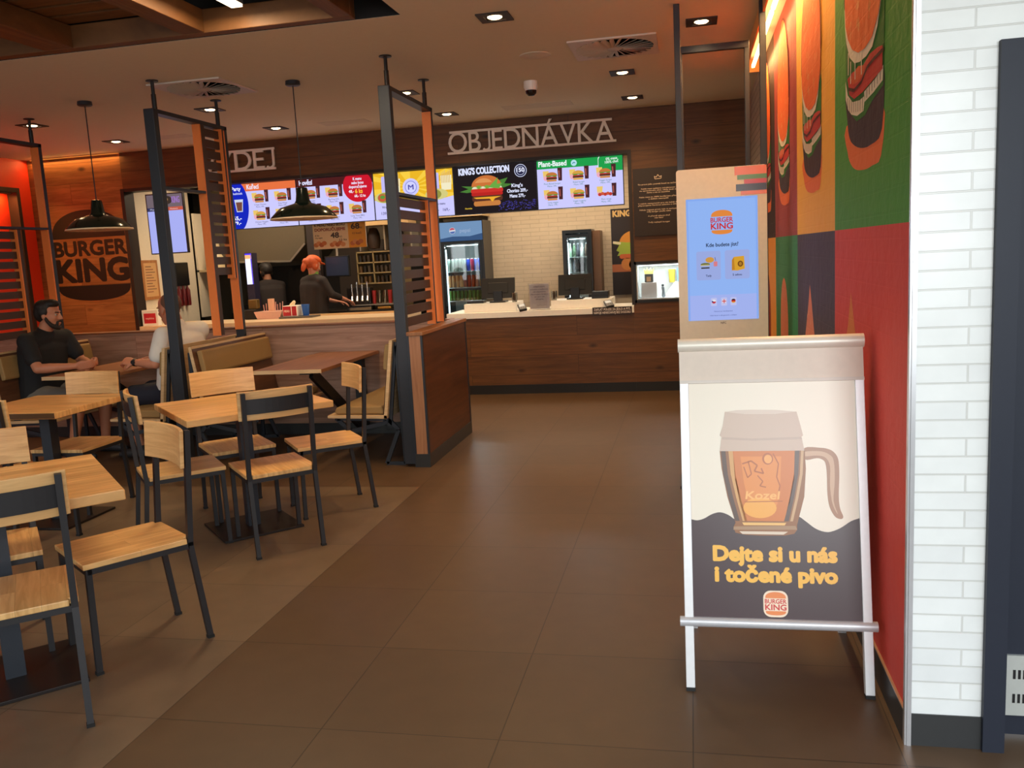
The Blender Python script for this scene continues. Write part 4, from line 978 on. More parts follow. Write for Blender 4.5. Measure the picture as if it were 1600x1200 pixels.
def s_chick(c):
    c.rect(.20, SH*.83, SW-.20, SH*.17, (234, 116, 66), 1); c.text('Kuřecí', .31, SH*.875, .05, (240, 226, 240), 'l', .15, .035, 2)
    c.clip_ell(.10, SH*.52, .215, 0, .315, 0, SH, (24, 40, 190), 2, 60, .33)
    c.text('King Party', .12, SH*.86, .04, (230, 234, 255), 'c', .22, .04, 3); c.text('XXL kelímek', .15, SH*.77, .024, (220, 226, 255), 'c', .2, .02, 3)
    c.poly([(.14, SH*.66), (.16, SH*.38), (.235, SH*.38), (.25, SH*.66)], (206, 214, 235), 3); c.poly([(.157, SH*.60), (.168, SH*.40), (.227, SH*.40), (.238, SH*.60)], (120, 74, 62), 4); c.text('65,-', .11, SH*.2, .04, (240, 244, 255), 'l', .1, .04, 3); c.text('79,-', .11, SH*.10, .034, (240, 244, 255), 'l', .09, .04, 3)
    for r in range(2):
        for k in range(2): menu_item(c, .46+.28*k, .325-.197*r, .232, ('Crispy Chicken', 'King Wings', 'Chicken Nuggets', 'Chilli Cheese')[2*r+k], (70, 70, 110), 1 if r else 0)
menu_screen('rightmost lit menu screen with a green header and six meals', -.368, s_plant)
menu_screen("black lit menu screen with one big burger, headed KING'S COLLECTION", -1.292, s_king)
menu_screen('yellow lit menu screen with wraps, half behind the aisle screen', -2.217, s_wrap)
menu_screen('lit menu screen with a dark header and a red price circle', -3.142, s_red)
menu_screen('leftmost lit menu screen with an orange header and a blue circle', -4.066, s_chick)

def order_status():
    t = thing('order_status_screen', 'tall portrait screen with a pale blue page above the pick up counter', 'screen', (-4.83, YW+.1, 2.1))
    x0, w, z0, h = -5.075, .465, 1.77, .68
    b = MB(); b.box(x0-.012, x0+w+.012, YW+.10, YW+.14, z0-.012, z0+h+.012); b.build('bezel', BLACK, t)
    c = Canvas(); c.rect(0, 0, w, h, (178, 184, 255), 0); c.rect(0, h*.78, w, h*.22, (120, 104, 112), 1); c.ell(w*.55, h*.90, .08, .05, (66, 52, 44), 2); c.ell(w*.5, h*.91, .05, .03, (190, 150, 90), 3); c.text('KING', w*.82, h*.85, .07, (160, 120, 190), 'c', .1, .03, 3)
    c.rect(0, h*.72, w*.5, h*.06, (60, 60, 96), 2); c.rect(w*.5, h*.72, w*.5, h*.06, (206, 96, 72), 2); c.text('Připravujeme', w*.25, h*.737, .018, (220, 220, 250), 'c', .16, .01, 3); c.text('Hotovo', w*.75, h*.737, .018, (250, 220, 220), 'c', .1, .01, 3); c.text('44', w*.42, h*.62, .04, (60, 60, 96), 'c', None, .02, 3); c.rect(w*.5, 0, .003, h*.72, (150, 150, 220), 2)
    c.build('display', (x0, YW+.0995, z0), (1, 0, 0), (0, 0, 1), t, 'emit', .9)
    m = MB(); m.cyl((x0+w/2, YW+.13, z0+h), (x0+w/2, YW+.13, 2.75), .02); m.build('ceiling_pole', BLACK, t)
order_status()

def manifesto():
    t = thing('text_panel', 'dark panel with a small crown and centred cream text on the wood wall', 'sign', (.9, YW-.01, 2))
    x0, x1, z0, z1 = .652, 1.175, 1.645, 2.335
    b = MB(); b.box(x0, x1, YW-.02, YW-.002, z0, z1); b.build('panel', plain('panel_brown', (42, 32, 32), .55), t)
    c = Canvas(); w = x1-x0; ink = (228, 204, 178); cx = w*.49
    c.line([(cx-.035, .602), (cx-.030, .575), (cx+.032, .578), (cx+.036, .605)], .006, ink, 1); c.line([(cx-.035, .602), (cx-.016, .592), (cx, .618), (cx+.017, .594), (cx+.036, .605)], .006, ink, 1)
    rows = [(.52, 'To pravé jídlo poznáš hned na začátku'), (.475, 'Každé maso opékáme nad plamenem'), (.455, 'na opravdovém ohni, nikdy jinak to'), (.435, 'doma u nás to neumíme'), (.39, 'Naše maso je 100% hovězí bez přísad'), (.37, 'a dalších nesmyslů'), (.325, 'V našich restauracích pro vás každý den'), (.305, 'připravujeme čerstvou zeleninu a chleba'), (.26, 'Nikdy nejsme první, kdo ti nachystá'), (.24, 'tvůj burger podle tebe'), (.195, 'A přesně taková chuť'), (.175, 'nás baví'), (.13, 'Tvůj nejlepší burger')]
    for y, s in rows: c.text(s, cx, y, .0125, ink, 'c', min(.42, .0112*len(s)), .02, 1)
    c.build('lettering', (x0, YW-.0205, z0), (1, 0, 0), (0, 0, 1), t, 'print', 1, .6)
manifesto()
# ================================================================ SERVICE COUNTERS
def counters():
    t = thing('order_counter', 'oak fronted order counter with a white top below the right menu screens', 'counter', (-.4, 6, 0))
    b = MB(); b.box(-1.42, .6195, YW+.002, YW+.06, .1, .845); b.build('front_panel', WALLWOOD, t)
    c = MB(); c.box(-1.45, .6195, YW-.012, 6.33, .848, .912); c.build('countertop', WHITE, t, bevel=.004)
    k = MB(); k.box(-1.42, .6195, YW-.012, YW+.05, 0, .1); k.build('kickboard', plain('black_kick', (26, 25, 26), .5), t)
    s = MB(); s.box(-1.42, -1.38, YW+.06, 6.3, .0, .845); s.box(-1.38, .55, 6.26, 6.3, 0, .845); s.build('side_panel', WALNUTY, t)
    t = thing('pickup_counter', 'long white topped pick up counter behind the booths', 'counter', (-3.6, 6, 0))
    b = MB(); b.box(-5.28, -2.0, YW+.002, YW+.06, .1, .845); b.build('front_panel', WALLWOOD, t)
    c = MB(); c.box(-5.285, -1.97, YW-.012, 6.36, .848, .912); c.build('countertop', plain('counter_cream', (230, 206, 172), .3), t, bevel=.004)
    k = MB(); k.box(-5.28, -2.0, YW+.01, YW+.05, 0, .1); k.build('kickboard', BLACK, t)
    s = MB(); s.box(-2.04, -2.0, YW+.06, 6.32, 0, .845); s.build('side_panel', WALNUTY, t)
    r = MB(); r.box(-4.35, -2.1, 6.325, 6.355, .913, .935); tag(r.build('serving_rail', OAKEDGE), 'pale wooden strip lying along the back of the pick up counter', 'rail')
    pl = thing('counter_plaque', 'small dark plaque with two lines of white text on the counter edge', 'sign', (.38, YW-.02, .86))
    b = MB(); b.box(.178, .598, YW-.022, YW-.013, .836, .918); b.build('plate', plain('plaque_dark', (46, 32, 30), .5), pl)
    c = Canvas(); c.text('ZAPLAŤ POUZE ZA JÍDLO A PITÍ,', .21, .047, .023, (226, 214, 206), 'c', .39, .02, 1); c.text('NÁPOJE NENECHÁVEJ BEZ DOZORU', .21, .013, .023, (226, 214, 206), 'c', .39, .02, 1)
    c.build('lettering', (.178, YW-.0225, .836), (1, 0, 0), (0, 0, 1), pl, 'print', 1, .5)
counters()
ZT = .912
def pos_station(label, x0, x1, rx0, rx1, tx, lb_t, lb_r):
    r = MB(); r.box(rx0, rx1, YW+.10, YW+.52, ZT+.001, ZT+.092); tag(r.build('counter_riser', WHITE, bevel=.004), lb_r, 'riser', 'white risers on the order counter')
    zb = ZT+.093; xc = (x0+x1)/2; y = YW+.28
    t = thing('till_screen', label, 'till', (xc, y, zb), 'black till screens on the order counter')
    M = Matrix.Translation((xc, y, zb+.155)) @ Matrix.Rotation(radians(-14), 4, 'X')
    w = x1-x0
    m = MB(); m.box(-w/2, w/2, -.022, .0, -.115, .115, M=M); m.box(-w*.3, w*.3, -.03, -.022, -.06, .06, M=M); m.build('housing', BLACK, t, bevel=.006)
    m = MB(); m.box(-w/2+.012, w/2-.012, .0005, .002, -.10, .10, M=M); m.build('display', plain('dark_display', (20, 22, 30), .1), t)
    m = MB(); m.box(xc-.05, xc+.05, y-.06, y-.02, zb, zb+.13); m.box(xc-.09, xc+.09, y-.09, y+.09, zb, zb+.015); m.build('stand', BLACK, t, bevel=.004)
    if lb_t:
        t = thing('card_terminal', lb_t, 'card terminal', (tx, YW+.12, ZT), 'payment terminals on the order counter')
        M = Matrix.Translation((tx, YW+.045, ZT+.035)) @ Matrix.Rotation(radians(25), 4, 'X') @ Matrix.Rotation(radians(20), 4, 'Z')
        m = MB(); m.box(-.042, .042, -.07, .07, -.012, .014, M=M); m.build('housing', BLACK, t, bevel=.006)
        m = MB(); m.box(-.032, .032, .0, .055, .0142, .0152, M=M); m.build('display', plain('terminal_display', (96, 104, 112), .2), t)
        m = MB()
        for i in range(3):
            for j in range(4): m.box(-.03+.022*i, -.014+.022*i, -.06+.014*j, -.05+.014*j, .0142, .017, M=M)
        m.build('keypad', plain('keypad_grey', (120, 116, 112), .5), t)
        m = MB(); m.box(tx-.03, tx+.03, YW+.02, YW+.075, ZT+.001, ZT+.026); m.build('stand', BLACK, t)
pos_station('black till screen on the left white riser, seen from behind', -1.10, -.715, -1.272, -.675, -.60, 'small card terminal at the right end of the left white riser', 'left white riser under the till screen beside the drinks fridge')
pos_station('black till screen on the right white riser, in front of the small fridge', -.222, .150, -.29, .378, .35, 'small card terminal at the right end of the counter, above the dark plaque', 'right white riser in front of the small fridge')
def counter_items():
    zb = ZT+.093
    m = MB(); m.box(.155, .335, YW+.16, YW+.34, zb, zb+.075); m.box(.165, .325, YW+.155, YW+.16, zb+.03, zb+.04); o = m.build('receipt_printer', BLACK, bevel=.008); tag(o, 'black receipt printer right of the right till screen', 'printer')
    m = MB(); m.box(-1.262, -1.07, YW+.2, YW+.36, zb, zb+.03); tag(m.build('keyboard', BLACK, bevel=.004), 'low black keypad box left of the left till screen', 'keyboard')
    for lb, x in (('short stack of clear cups right of the left till screen', -.705), ('short stack of clear cups left of the right till screen', -.26)):
        m = MB()
        for k in range(4): m.lathe([(.026, zb+.018*k), (.034, zb+.018*k+.05), (.032, zb+.018*k+.05), (.024, zb+.018*k+.004)], (x, YW+.17, 0), 18)
        tag(m.build('cup_stack', glass('clear_cup', (225, 225, 222), .1, .18), smooth=True, fix=False), lb, 'cup')
    t = thing('sign_holder', 'clear acrylic holder with a printed sheet between the two tills', 'sign', (-.42, YW+.1, ZT))
    m = MB(); m.box(-.525, -.305, YW+.115, YW+.12, ZT+.01, ZT+.285); m.build('sheet', plain('pale_sheet', (250, 236, 230), .5), t)
    m = MB(); m.box(-.535, -.295, YW+.108, YW+.111, ZT+.003, ZT+.295); m.box(-.535, -.295, YW+.07, YW+.15, ZT+.001, ZT+.004); m.build('acrylic_stand', glass('acrylic', (250, 248, 246), .02, .03), t)
    c = Canvas()
    for k, s in enumerate(('VÁŽENÍ HOSTÉ,', 'prosíme o trpělivost,', 'vaši objednávku', 'připravujeme čerstvou', 'jen pro vás', 'děkujeme')): c.text(s, .11, .235-.027*k, .012, (150, 120, 124), 'c', .0085*len(s)+.02, .02, 1)
    c.text('váš tým restaurace', .13, .035, .009, (160, 130, 130), 'c', .1, .01, 1)
    c.build('lettering', (-.525, YW+.1145, ZT+.01), (1, 0, 0), (0, 0, 1), t, 'print', 1, .5)
counter_items()

def fridge(name, label, x0, x1, y0, y1, zt, header, shelves, seed):
    t = thing(name, label, 'fridge', ((x0+x1)/2, (y0+y1)/2, 0)); zh = zt-.26 if header else zt-.06; e = .045
    b = MB(); b.box(x0, x0+e, y0, y1, .02, zt); b.box(x1-e, x1, y0, y1, .02, zt); b.box(x0+e, x1-e, y0, y1, zt-.04, zt); b.box(x0+e, x1-e, y0, y1, .02, .25); b.box(x0+e, x1-e, y1-.03, y1, .25, zt-.04)
    if header: b.box(x0+e, x1-e, y0+.005, y1, zh-.02, zh+.0)
    b.build('cabinet', plain('fridge_black', (26, 27, 30), .3), t)
    i = MB(); i.box(x0+e, x1-e, y1-.04, y1-.031, .25, zh-.02); i.build('liner', plain('fridge_white', (226, 232, 232), .5), t)
    if header:
        c = Canvas(); w = x1-x0-.02; h = zt-zh-.015
        c.rect(0, 0, w, h, (128, 164, 206), 0); c.poly([(0, 0), (w, 0), (w, h*.35), (w*.7, h*.22), (w*.3, h*.25), (0, h*.15)], (66, 96, 140), 1)
        c.ell(w*.30, h*.55, .042, .042, (232, 234, 244), 2); c.ell(w*.30, h*.55, .038, .038, (214, 90, 110), 3, 20, 170); c.ell(w*.30, h*.55, .038, .038, (90, 120, 190), 3, 200, 350); c.text('pepsi', w*.60, h*.45, .045, (168, 190, 224), 'c', .14, .02, 2)
        c.build('header_sign', (x0+.01, y0-.002, zh+.005), (1, 0, 0), (0, 0, 1), t, 'emit', .8)
    g = MB(); g.box(x0+e, x1-e, y0+.01, y0+.016, .25, zh-.02); g.build('door_glass', glass('fridge_glass', (244, 250, 250), .015, .05), t)
    f = MB(); f.box(x0+e-.005, x0+e+.02, y0-.012, y0+.012, .22, zh); f.box(x1-e-.02, x1-e+.005, y0-.012, y0+.012, .22, zh); f.box(x0+e+.02, x1-e-.02, y0-.012, y0+.012, zh-.035, zh); f.box(x0+e+.02, x1-e-.02, y0-.012, y0+.012, .22, .25); dd = f.build('door_frame', plain('fridge_door_black', (20, 21, 24), .25), t)
    hb = MB(); hb.box(x0+e+.002, x0+e+.012, y0-.04, y0-.012, .9, 1.3); hb.build('door_handle', BLACK, dd)
    l = MB(); l.box(x0+e+.02, x0+e+.032, y0+.02, y0+.03, .4, zh-.1); l.box(x0+e+.04, x1-e-.04, y0+.02, y0+.03, zh-.06, zh-.05); l.build('lamp', glow('fridge_lamp', (225, 244, 250), 5), t)
    light_in('fridge_light', t, 'AREA', ((x0+x1)/2, y0+.03, zh-.07), 6.0, (.85, .97, 1.0), rot=(radians(-35), 0, 0), size=(x1-x0-.15, .03))
    for z in shelves:
        s = MB(); s.box(x0+e, x1-e, y0+.04, y1-.04, z-.012, z); s.build('shelf', plain('wire_shelf', (190, 200, 200), .4), t)
    return t
def can(x, y, z, r, h, col, name, label, group, bottle=False):
    t = thing(name, label, name.replace('_', ' '), (x, y, z), group)
    m = MB()
    if bottle: m.lathe([(r*.92, z), (r, z+.01), (r, z+h*.55), (r*.45, z+h*.78), (r*.38, z+h*.93)], (x, y, 0), 14)
    else: m.lathe([(r*.85, z), (r, z+.012), (r, z+h-.016), (r*.8, z+h)], (x, y, 0), 14)
    m.build('body', plain('drink_%d_%d_%d' % col, col, .3, .2), t, smooth=True)
    m = MB(); m.lathe([(r*.42, z+h*.93), (r*.42, z+h)], (x, y, 0), 12) if bottle else m.lathe([(r*.8, z+h), (r*.72, z+h+.003)], (x, y, 0), 14)
    m.build('cap' if bottle else 'lid', ALU, t)
    return t
def fridges():
    x0, x1 = -2.0, -1.41
    fridge('drinks_fridge', 'tall glass fronted drinks fridge with a blue lit header', x0, x1, 7.45, 7.93, 2.0, True, (.78, .965, 1.14, 1.35), 1)
    rows = ((1.351, .155, [(150, 170, 160)]*5+[(60, 80, 200), (190, 60, 90), (70, 110, 220), (60, 90, 210)], 'can on the top shelf of the drinks fridge, pale to blue', 'cans on the top shelf of the drinks fridge'),
            (1.141, .155, [(206, 150, 90)]*4+[(150, 40, 30), (206, 80, 40), (214, 90, 40), (216, 120, 60), (220, 170, 100)], 'orange can on the middle shelf of the drinks fridge', 'cans on the middle shelf of the drinks fridge'),
            (.966, .13, [(60, 120, 40)]*5+[(90, 150, 50)]*4, 'green can on the lower shelf of the drinks fridge', 'cans on the lower shelf of the drinks fridge'))
    zs = (1.223, .981, .742)
    for (z, h, cols, lb, gp), zz in zip(rows, (1.351, 1.141, .966)):
        s0 = None
        for k, col in enumerate(cols): can(x0+.085+.053*k, 7.53, zz+.001, .0245, h, col, 'drink_can', lb, gp)
    x0, x1 = -.385, -.01
    fridge('small_fridge', 'narrow black glass fronted fridge standing against the cream brick', x0, x1, 7.5, 7.93, 1.80, False, (.80, 1.045, 1.265, 1.46), 2)
    for z, cols, wd in ((1.461, [(150, 176, 150), (70, 96, 70), (60, 60, 66), (176, 190, 180), (86, 70, 60)], 'upper'), (1.266, [(206, 206, 200), (186, 190, 200), (90, 76, 80), (60, 60, 66), (150, 150, 150)], 'middle'), (1.046, [(120, 50, 40), (170, 180, 184), (80, 96, 110), (66, 60, 60), (140, 150, 150)], 'lower')):
        for k, col in enumerate(cols): can(x0+.085+.052*k, 7.58, z+.001, .022, .17, col, 'drink_bottle', 'bottle on the %s shelf of the narrow black fridge' % wd, 'bottles on the %s shelf of the narrow fridge' % wd, True)
    m = MB(); m.box(x1+.002, x1+.10, 7.6, 7.93, .0, 1.78); tag(m.build('duct_casing', plain('brown_casing', (120, 84, 56), .4)), 'brown casing panel beside the narrow black fridge', 'panel')
fridges()

def burger_poster():
    t = thing('wall_poster', 'dark poster with a burger headed KING, right of the small fridge', 'poster', (.4, 7.93, 1.4)); x0, w, z0, h = .205, .62, .93, 1.12
    b = MB(); b.box(x0, x0+w, 7.925, 7.948, z0, z0+h); b.build('board', plain('poster_black', (46, 36, 36), .5), t)
    c = Canvas(); c.text("KING'S", .03, h-.10, .075, (230, 190, 120), 'l', .30, .05, 1)
    x, y = .30, .56
    c.ell(x, y+.10, .20, .17, (226, 150, 60), 2, 0, 180); c.poly([(.02, y+.11), (.10, y+.09), (.06, y+.02), (.10, y-.0), (.07, y-.05), (.2, y-.04), (.5, y-.02), (.5, y+.12), (.2, y+.12), (.05, y+.14)], (170, 190, 70), 3)
    c.rrect(.10, y-.09, .4, .06, .03, (220, 110, 60), 4); c.ell(.20, y-.16, .08, .08, (220, 140, 70), 4); c.ell(.32, y-.17, .1, .08, (226, 150, 80), 4); c.rect(0, .30, w, .10, (196, 112, 66), 1); c.line([(.02, y+.13), (.12, y+.11)], .03, (240, 226, 190), 5)
    c.build('print', (x0, 7.9245, z0), (1, 0, 0), (0, 0, 1), t, 'print', 1, .4)
burger_poster()

def toy_niche():
    t = thing('display_niche', 'lit white display niche behind glass in the wood wall', 'display case', (.95, YW+.1, .97)); x0, x1, z0, z1 = .655, 1.25, .98, 1.352; d = .34
    b = MB(); b.box(x0, x1, YW+d, YW+d+.02, z0, z1); b.box(x0, x1, YW+.01, YW+d, z0, z0+.012); b.box(x0, x0+.012, YW+.01, YW+d, z0+.012, z1); b.box(x1-.012, x1, YW+.01, YW+d, z0+.012, z1); b.box(x0+.012, x1-.012, YW+.01, YW+d, z1-.012, z1); b.build('interior', plain('niche_white', (236, 240, 240), .5), t)
    f = MB(); f.box(x0-.02, x1+.02, YW-.02, YW-.001, z1, z1+.03); f.box(x0-.02, x1+.02, YW-.02, YW-.001, z0-.03, z0); f.box(x0-.03, x0, YW-.02, YW-.001, z0-.03, z1+.03); f.box(x1, x1+.03, YW-.02, YW-.001, z0-.03, z1+.03); f.build('frame', BLACK, t)
    g = MB(); g.box(x0+.005, x1-.005, YW-.002, YW+.002, z0+.001, z1-.001); g.build('glass_pane', glass('niche_glass', (250, 252, 252), .02, .03), t)
    l = MB(); l.box(x0+.02, x1-.02, YW+.03, YW+.06, z1-.02, z1-.0125); l.build('lamp', glow('niche_lamp', (235, 246, 255), 6), t)
    light_in('niche_light', t, 'AREA', ((x0+x1)/2, YW+.1, z1-.025), 2.6, (.92, .98, 1.0), rot=(0, 0, 0), size=(.5, .1))
    s = MB(); s.box(.70, .86, YW+.06, YW+.22, z0+.013, z0+.175); s.build('step', plain('niche_step', (206, 196, 190), .5), t)
    s = MB(); s.prism([(.93, z0+.013), (1.235, z0+.013), (1.235, z0+.14), (1.05, z0+.17)], (0, YW+.3, 0), (1, 0, 0), (0, 0, 1), .12); s.build('ramp', plain('niche_ramp', (232, 222, 224), .5), t)
    zb = z0+.176
    k = thing('toy_box', 'small black and yellow toy box on the white step in the niche', 'toy', (.78, YW+.14, zb))
    m = MB(); m.box(.735, .825, YW+.10, YW+.17, zb, zb+.09); m.build('box', plain('toy_black', (48, 44, 40), .4), k, bevel=.006)
    m = MB(); m.prism([(.735, zb+.0905), (.825, zb+.0905), (.835, zb+.145), (.81, zb+.12), (.80, zb+.155), (.78, zb+.125), (.76, zb+.155), (.75, zb+.12), (.728, zb+.145)], (0, YW+.15, 0), (1, 0, 0), (0, 0, 1), .03); m.build('paper_crown', plain('toy_yellow', (232, 206, 96), .5), k)
    m = MB(); m.box(.755, .80, YW+.097, YW+.0995, zb+.01, zb+.06); m.build('label', plain('toy_brown', (150, 110, 70), .5), k)
    m = MB(); m.lathe([(.03, z0+.16), (.038, z0+.30), (.034, z0+.30), (.028, z0+.165)], (1.02, YW+.255, 0), 20); tag(m.build('paper_cup', plain('cup_yellow', (206, 186, 60), .5), smooth=True), 'yellow paper cup at the back of the niche', 'cup')
    m = MB(); m.box(1.075, 1.115, YW+.22, YW+.26, z0+.15, z0+.31); tag(m.build('drink_carton', plain('carton_blue', (120, 170, 214), .5)), 'pale blue carton beside the yellow cup in the niche', 'carton')
    k = thing('figurine', 'small silver grey figurine on the floor of the niche', 'figurine', (.93, YW+.08, z0+.013))
    m = MB(); m.chain([(.93, YW+.08, z0+.03, .02), (.93, YW+.08, z0+.08, .014), (.925, YW+.08, z0+.115, .016)]); m.build('body', plain('figurine_grey', (150, 160, 168), .3, .4), k, smooth=True)
    m = MB(); m.ball((.925, YW+.08, z0+.14), .014); m.build('head', plain('figurine_dark', (70, 84, 90), .3), k, smooth=True)
toy_niche()
# ================================================================ KITCHEN BEHIND THE PICK UP COUNTER
def kitchen():
    t = thing('extractor_hood', 'big dull steel extractor hood over the cooking line', 'hood', (-4.6, 7.9, 1.8))
    m = MB(); m.prism([(-5.28, 1.65), (-4.11, 1.61), (-3.88, 1.835), (-3.85, 2.72), (-5.28, 2.72)], (0, 8.55, 0), (1, 0, 0), (0, 0, 1), 1.13); m.build('canopy', plain('hood_steel', (118, 106, 86), .45, .35), t)
    m = MB(); m.bar((-5.28, 7.415, 1.645), (-4.11, 7.415, 1.605), .03, .025); m.bar((-4.11, 7.415, 1.605), (-3.88, 7.415, 1.83), .025, .025); m.build('rim', STAIN, t)
    # cooking line
    t = thing('fryer_line', 'dark steel cooking line under the extractor hood', 'cooker', (-4.4, 8, 0))
    m = MB(); m.box(-5.25, -2.5, 7.75, 8.5, .02, .92); m.build('cabinet', plain('dark_steel', (58, 54, 48), .4, .5), t)
    m = MB(); m.box(-5.25, -2.5, 8.46, 8.55, .92, 1.55); m.build('splashback', plain('dark_splash', (48, 42, 36), .5, .3), t)
    for k in range(4):
        b = MB(); b.box(-5.1+.6*k, -4.7+.6*k, 7.85, 8.35, .921, 1.02); b.build('basket', plain('basket_dark', (36, 33, 30), .5, .4), t)
    m = MB(); m.box(-4.62, -4.14, 8.36, 8.455, .921, 1.5); tag(m.build('oven', plain('oven_black', (24, 22, 22), .35)), 'black upright oven block behind the worker with the peaked cap', 'oven')
    m = MB(); m.box(-3.75, -3.05, 8.2, 8.45, .921, 1.85); tag(m.build('shake_machine', plain('machine_dark', (78, 66, 56), .4)), 'tall dark kitchen machine behind the red haired worker', 'machine')
    t = thing('drinks_tower', 'bright white and blue lit drinks tower at the back of the kitchen', 'dispenser', (-4.2, 7.0, .92))
    m = MB(); m.box(-4.487, -4.383, 6.86, 7.0, .93, 1.735); m.build('housing', plain('tower_dark', (50, 46, 70), .4), t)
    c = Canvas(); c.rect(0, 0, .09, .40, (228, 232, 255), 0); c.rect(0, .33, .09, .05, (240, 170, 110), 1); c.rect(.075, 0, .015, .40, (96, 70, 220), 1); c.rect(0, .38, .09, .02, (70, 50, 220), 1)
    c.build('lit_panel', (-4.48, 6.859, 1.33), (1, 0, 0), (0, 0, 1), t, 'emit', 1.4)
    m = MB(); m.box(-4.6, -4.25, 6.8, 7.01, .02, .93); m.build('cabinet', plain('cab_dark', (50, 44, 40), .5), t)
    # left jamb things
    fr = thing('framed_notice', 'small wood framed notice on the cream kitchen wall', 'notice', (-5.29, 6.05, 1.4)); X = -5.299
    m = MB(); m.box(X, X+.02, 5.81, 6.13, 1.22, 1.70); m.build('frame', wood('notice_wood', (150, 98, 54), (186, 130, 80), 'z', 'y'), fr)
    c = Canvas(); c.rect(0, 0, .25, .41, (206, 162, 110), 0)
    for k in range(10): c.rect(.03, .36-.034*k, .12+.035*(k % 3), .010, (140, 84, 60) if k % 2 else (120, 90, 70), 1)
    c.build('sheet', (X+.0205, 5.845, 1.255), (0, 1, 0), (0, 0, 1), fr, 'print', 1, .6)
    m = MB(); m.box(-5.299, -5.24, 6.45, 6.75, 1.36, 1.66); tag(m.build('wall_dispenser', BLACK, bevel=.01), 'black wall dispenser above the dark red bottles', 'dispenser')
    for k, y in enumerate((6.50, 6.60, 6.70)):
        m = MB(); m.lathe([(.028, 1.10), (.032, 1.12), (.032, 1.30), (.012, 1.34), (.012, 1.36)], (-5.255, y, 0), 16)
        tag(m.build('sauce_bottle', plain('dark_red_plastic', (96, 22, 26), .3), smooth=True), 'dark red sauce bottle hanging on the cream kitchen wall', 'bottle', 'dark red bottles on the cream wall')
    # shelf with a white canister
    s = thing('wall_shelf', 'pale shelf at the end of the cream kitchen wall', 'shelf', (-5.2, 7.5, 1.6))
    m = MB(); m.box(-5.28, -4.80, 7.01, 7.28, 1.52, 1.55); m.build('board', plain('shelf_pale', (190, 168, 130), .5), s)
    m = MB(); m.box(-5.28, -5.25, 7.01, 7.28, .92, 2.3); m.build('upright', CREAM, s)
    m = MB(); m.lathe([(.10, 1.552), (.105, 1.60), (.10, 1.70), (.06, 1.76), (.05, 1.90), (.055, 1.91), (.001, 1.912)], (-5.05, 7.14, 0), 24); tag(m.build('canister', plain('cream_plastic', (226, 206, 164), .4), smooth=True), 'cream plastic canister standing on the kitchen shelf', 'canister')
    # counter top items on the pick up counter
    zt = ZT+.001
    c = thing('napkin_stand', 'red and white card stand at the left end of the pick up counter', 'card', (-5.16, 5.72, zt))
    m = MB(); m.box(-5.27, -5.06, 5.69, 5.76, zt, zt+.19); m.build('holder', WHITE, c, bevel=.004)
    k = Canvas(); k.rect(0, 0, .16, .12, (206, 44, 56), 0); k.text('napkins', .08, .05, .022, (240, 220, 214), 'c', .11, .03, 1)
    k.build('print', (-5.245, 5.689, zt+.03), (1, 0, 0), (0, 0, 1), c, 'print', 1, .5)
    t = thing('service_phone', 'black device with a silver stem on the pick up counter', 'device', (-4.25, 6.2, zt))
    m = MB(); m.box(-4.16, -4.0, 6.12, 6.3, zt, zt+.12); m.build('base', BLACK, t, bevel=.01)
    m = MB(); m.cyl((-4.2, 6.18, zt), (-4.22, 6.18, zt+.26), .016); m.build('stem', CHROME, t)
    m = MB(); m.box(-4.14, -4.02, 6.2, 6.28, zt+.121, zt+.24); m.build('head', plain('brass_dark', (120, 96, 50), .4, .4), t, bevel=.01)
    t = thing('cutlery_tray', 'pale pink tray with upright straws on the pick up counter', 'tray', (-3.85, 6.2, zt))
    m = MB(); m.prism([(-3.97, zt), (-3.68, zt), (-3.64, zt+.09), (-4.01, zt+.09)], (0, 6.32, 0), (1, 0, 0), (0, 0, 1), .24); m.build('tub', plain('pink_tub', (222, 176, 160), .4), t)
    m = MB()
    for q in range(9): m.cyl((-3.93+.03*q, 6.2, zt+.08), (-3.935+.031*q, 6.2+.01*(q % 3), zt+.17+.015*(q % 3)), .005, n=8)
    m.build('straws', plain('straw_pink', (226, 170, 160), .4), t)
    m = MB(); m.box(-3.86, -3.80, 6.17, 6.23, zt+.09, zt+.24); m.build('ticket', plain('ticket_peach', (236, 190, 160), .5), t)
    t = thing('napkin_box', 'red and white napkin box on the pick up counter', 'napkin box', (-3.52, 6.15, zt))
    m = MB(); m.box(-3.62, -3.43, 6.06, 6.22, zt+.021, zt+.15); m.build('box', WHITE, t, bevel=.004)
    k = Canvas(); k.rect(0, 0, .105, .115, (186, 36, 50), 0); k.rect(.115, 0, .06, .115, (176, 34, 46), 0); k.text('MENU', .05, .045, .026, (236, 210, 200), 'c', .07, .03, 1)
    k.build('print', (-3.615, 6.0595, zt+.028), (1, 0, 0), (0, 0, 1), t, 'print', 1, .5)
    m = MB(); m.chain([(-3.53, 6.14, zt+.15, .03), (-3.50, 6.14, zt+.19, .02)]); m.build('napkin', plain('napkin_cream', (240, 220, 180), .7), t, smooth=True)
    m = MB(); m.lathe([(.036, zt+.021), (.048, zt+.15), (.052, zt+.155), (.044, zt+.15), (.033, zt+.026)], (-3.36, 6.15, 0), 24); tag(m.build('paper_cup', plain('cup_blue', (30, 96, 190), .4), smooth=True, fix=False), 'blue paper cup beside the napkin box', 'cup')
    m = MB(); m.box(-3.66, -3.22, 6.02, 6.26, zt, zt+.02); tag(m.build('serving_tray', plain('tray_dark', (92, 84, 76), .4), bevel=.005), 'dark serving tray under the napkin box', 'tray')
    # hanging price board
    t = thing('price_board', 'hanging cream and yellow price board with numbers 48 and 68', 'sign', (-2.8, 6.0, 1.85)); x0, w, z0, h = -3.115, .655, 1.71, .345
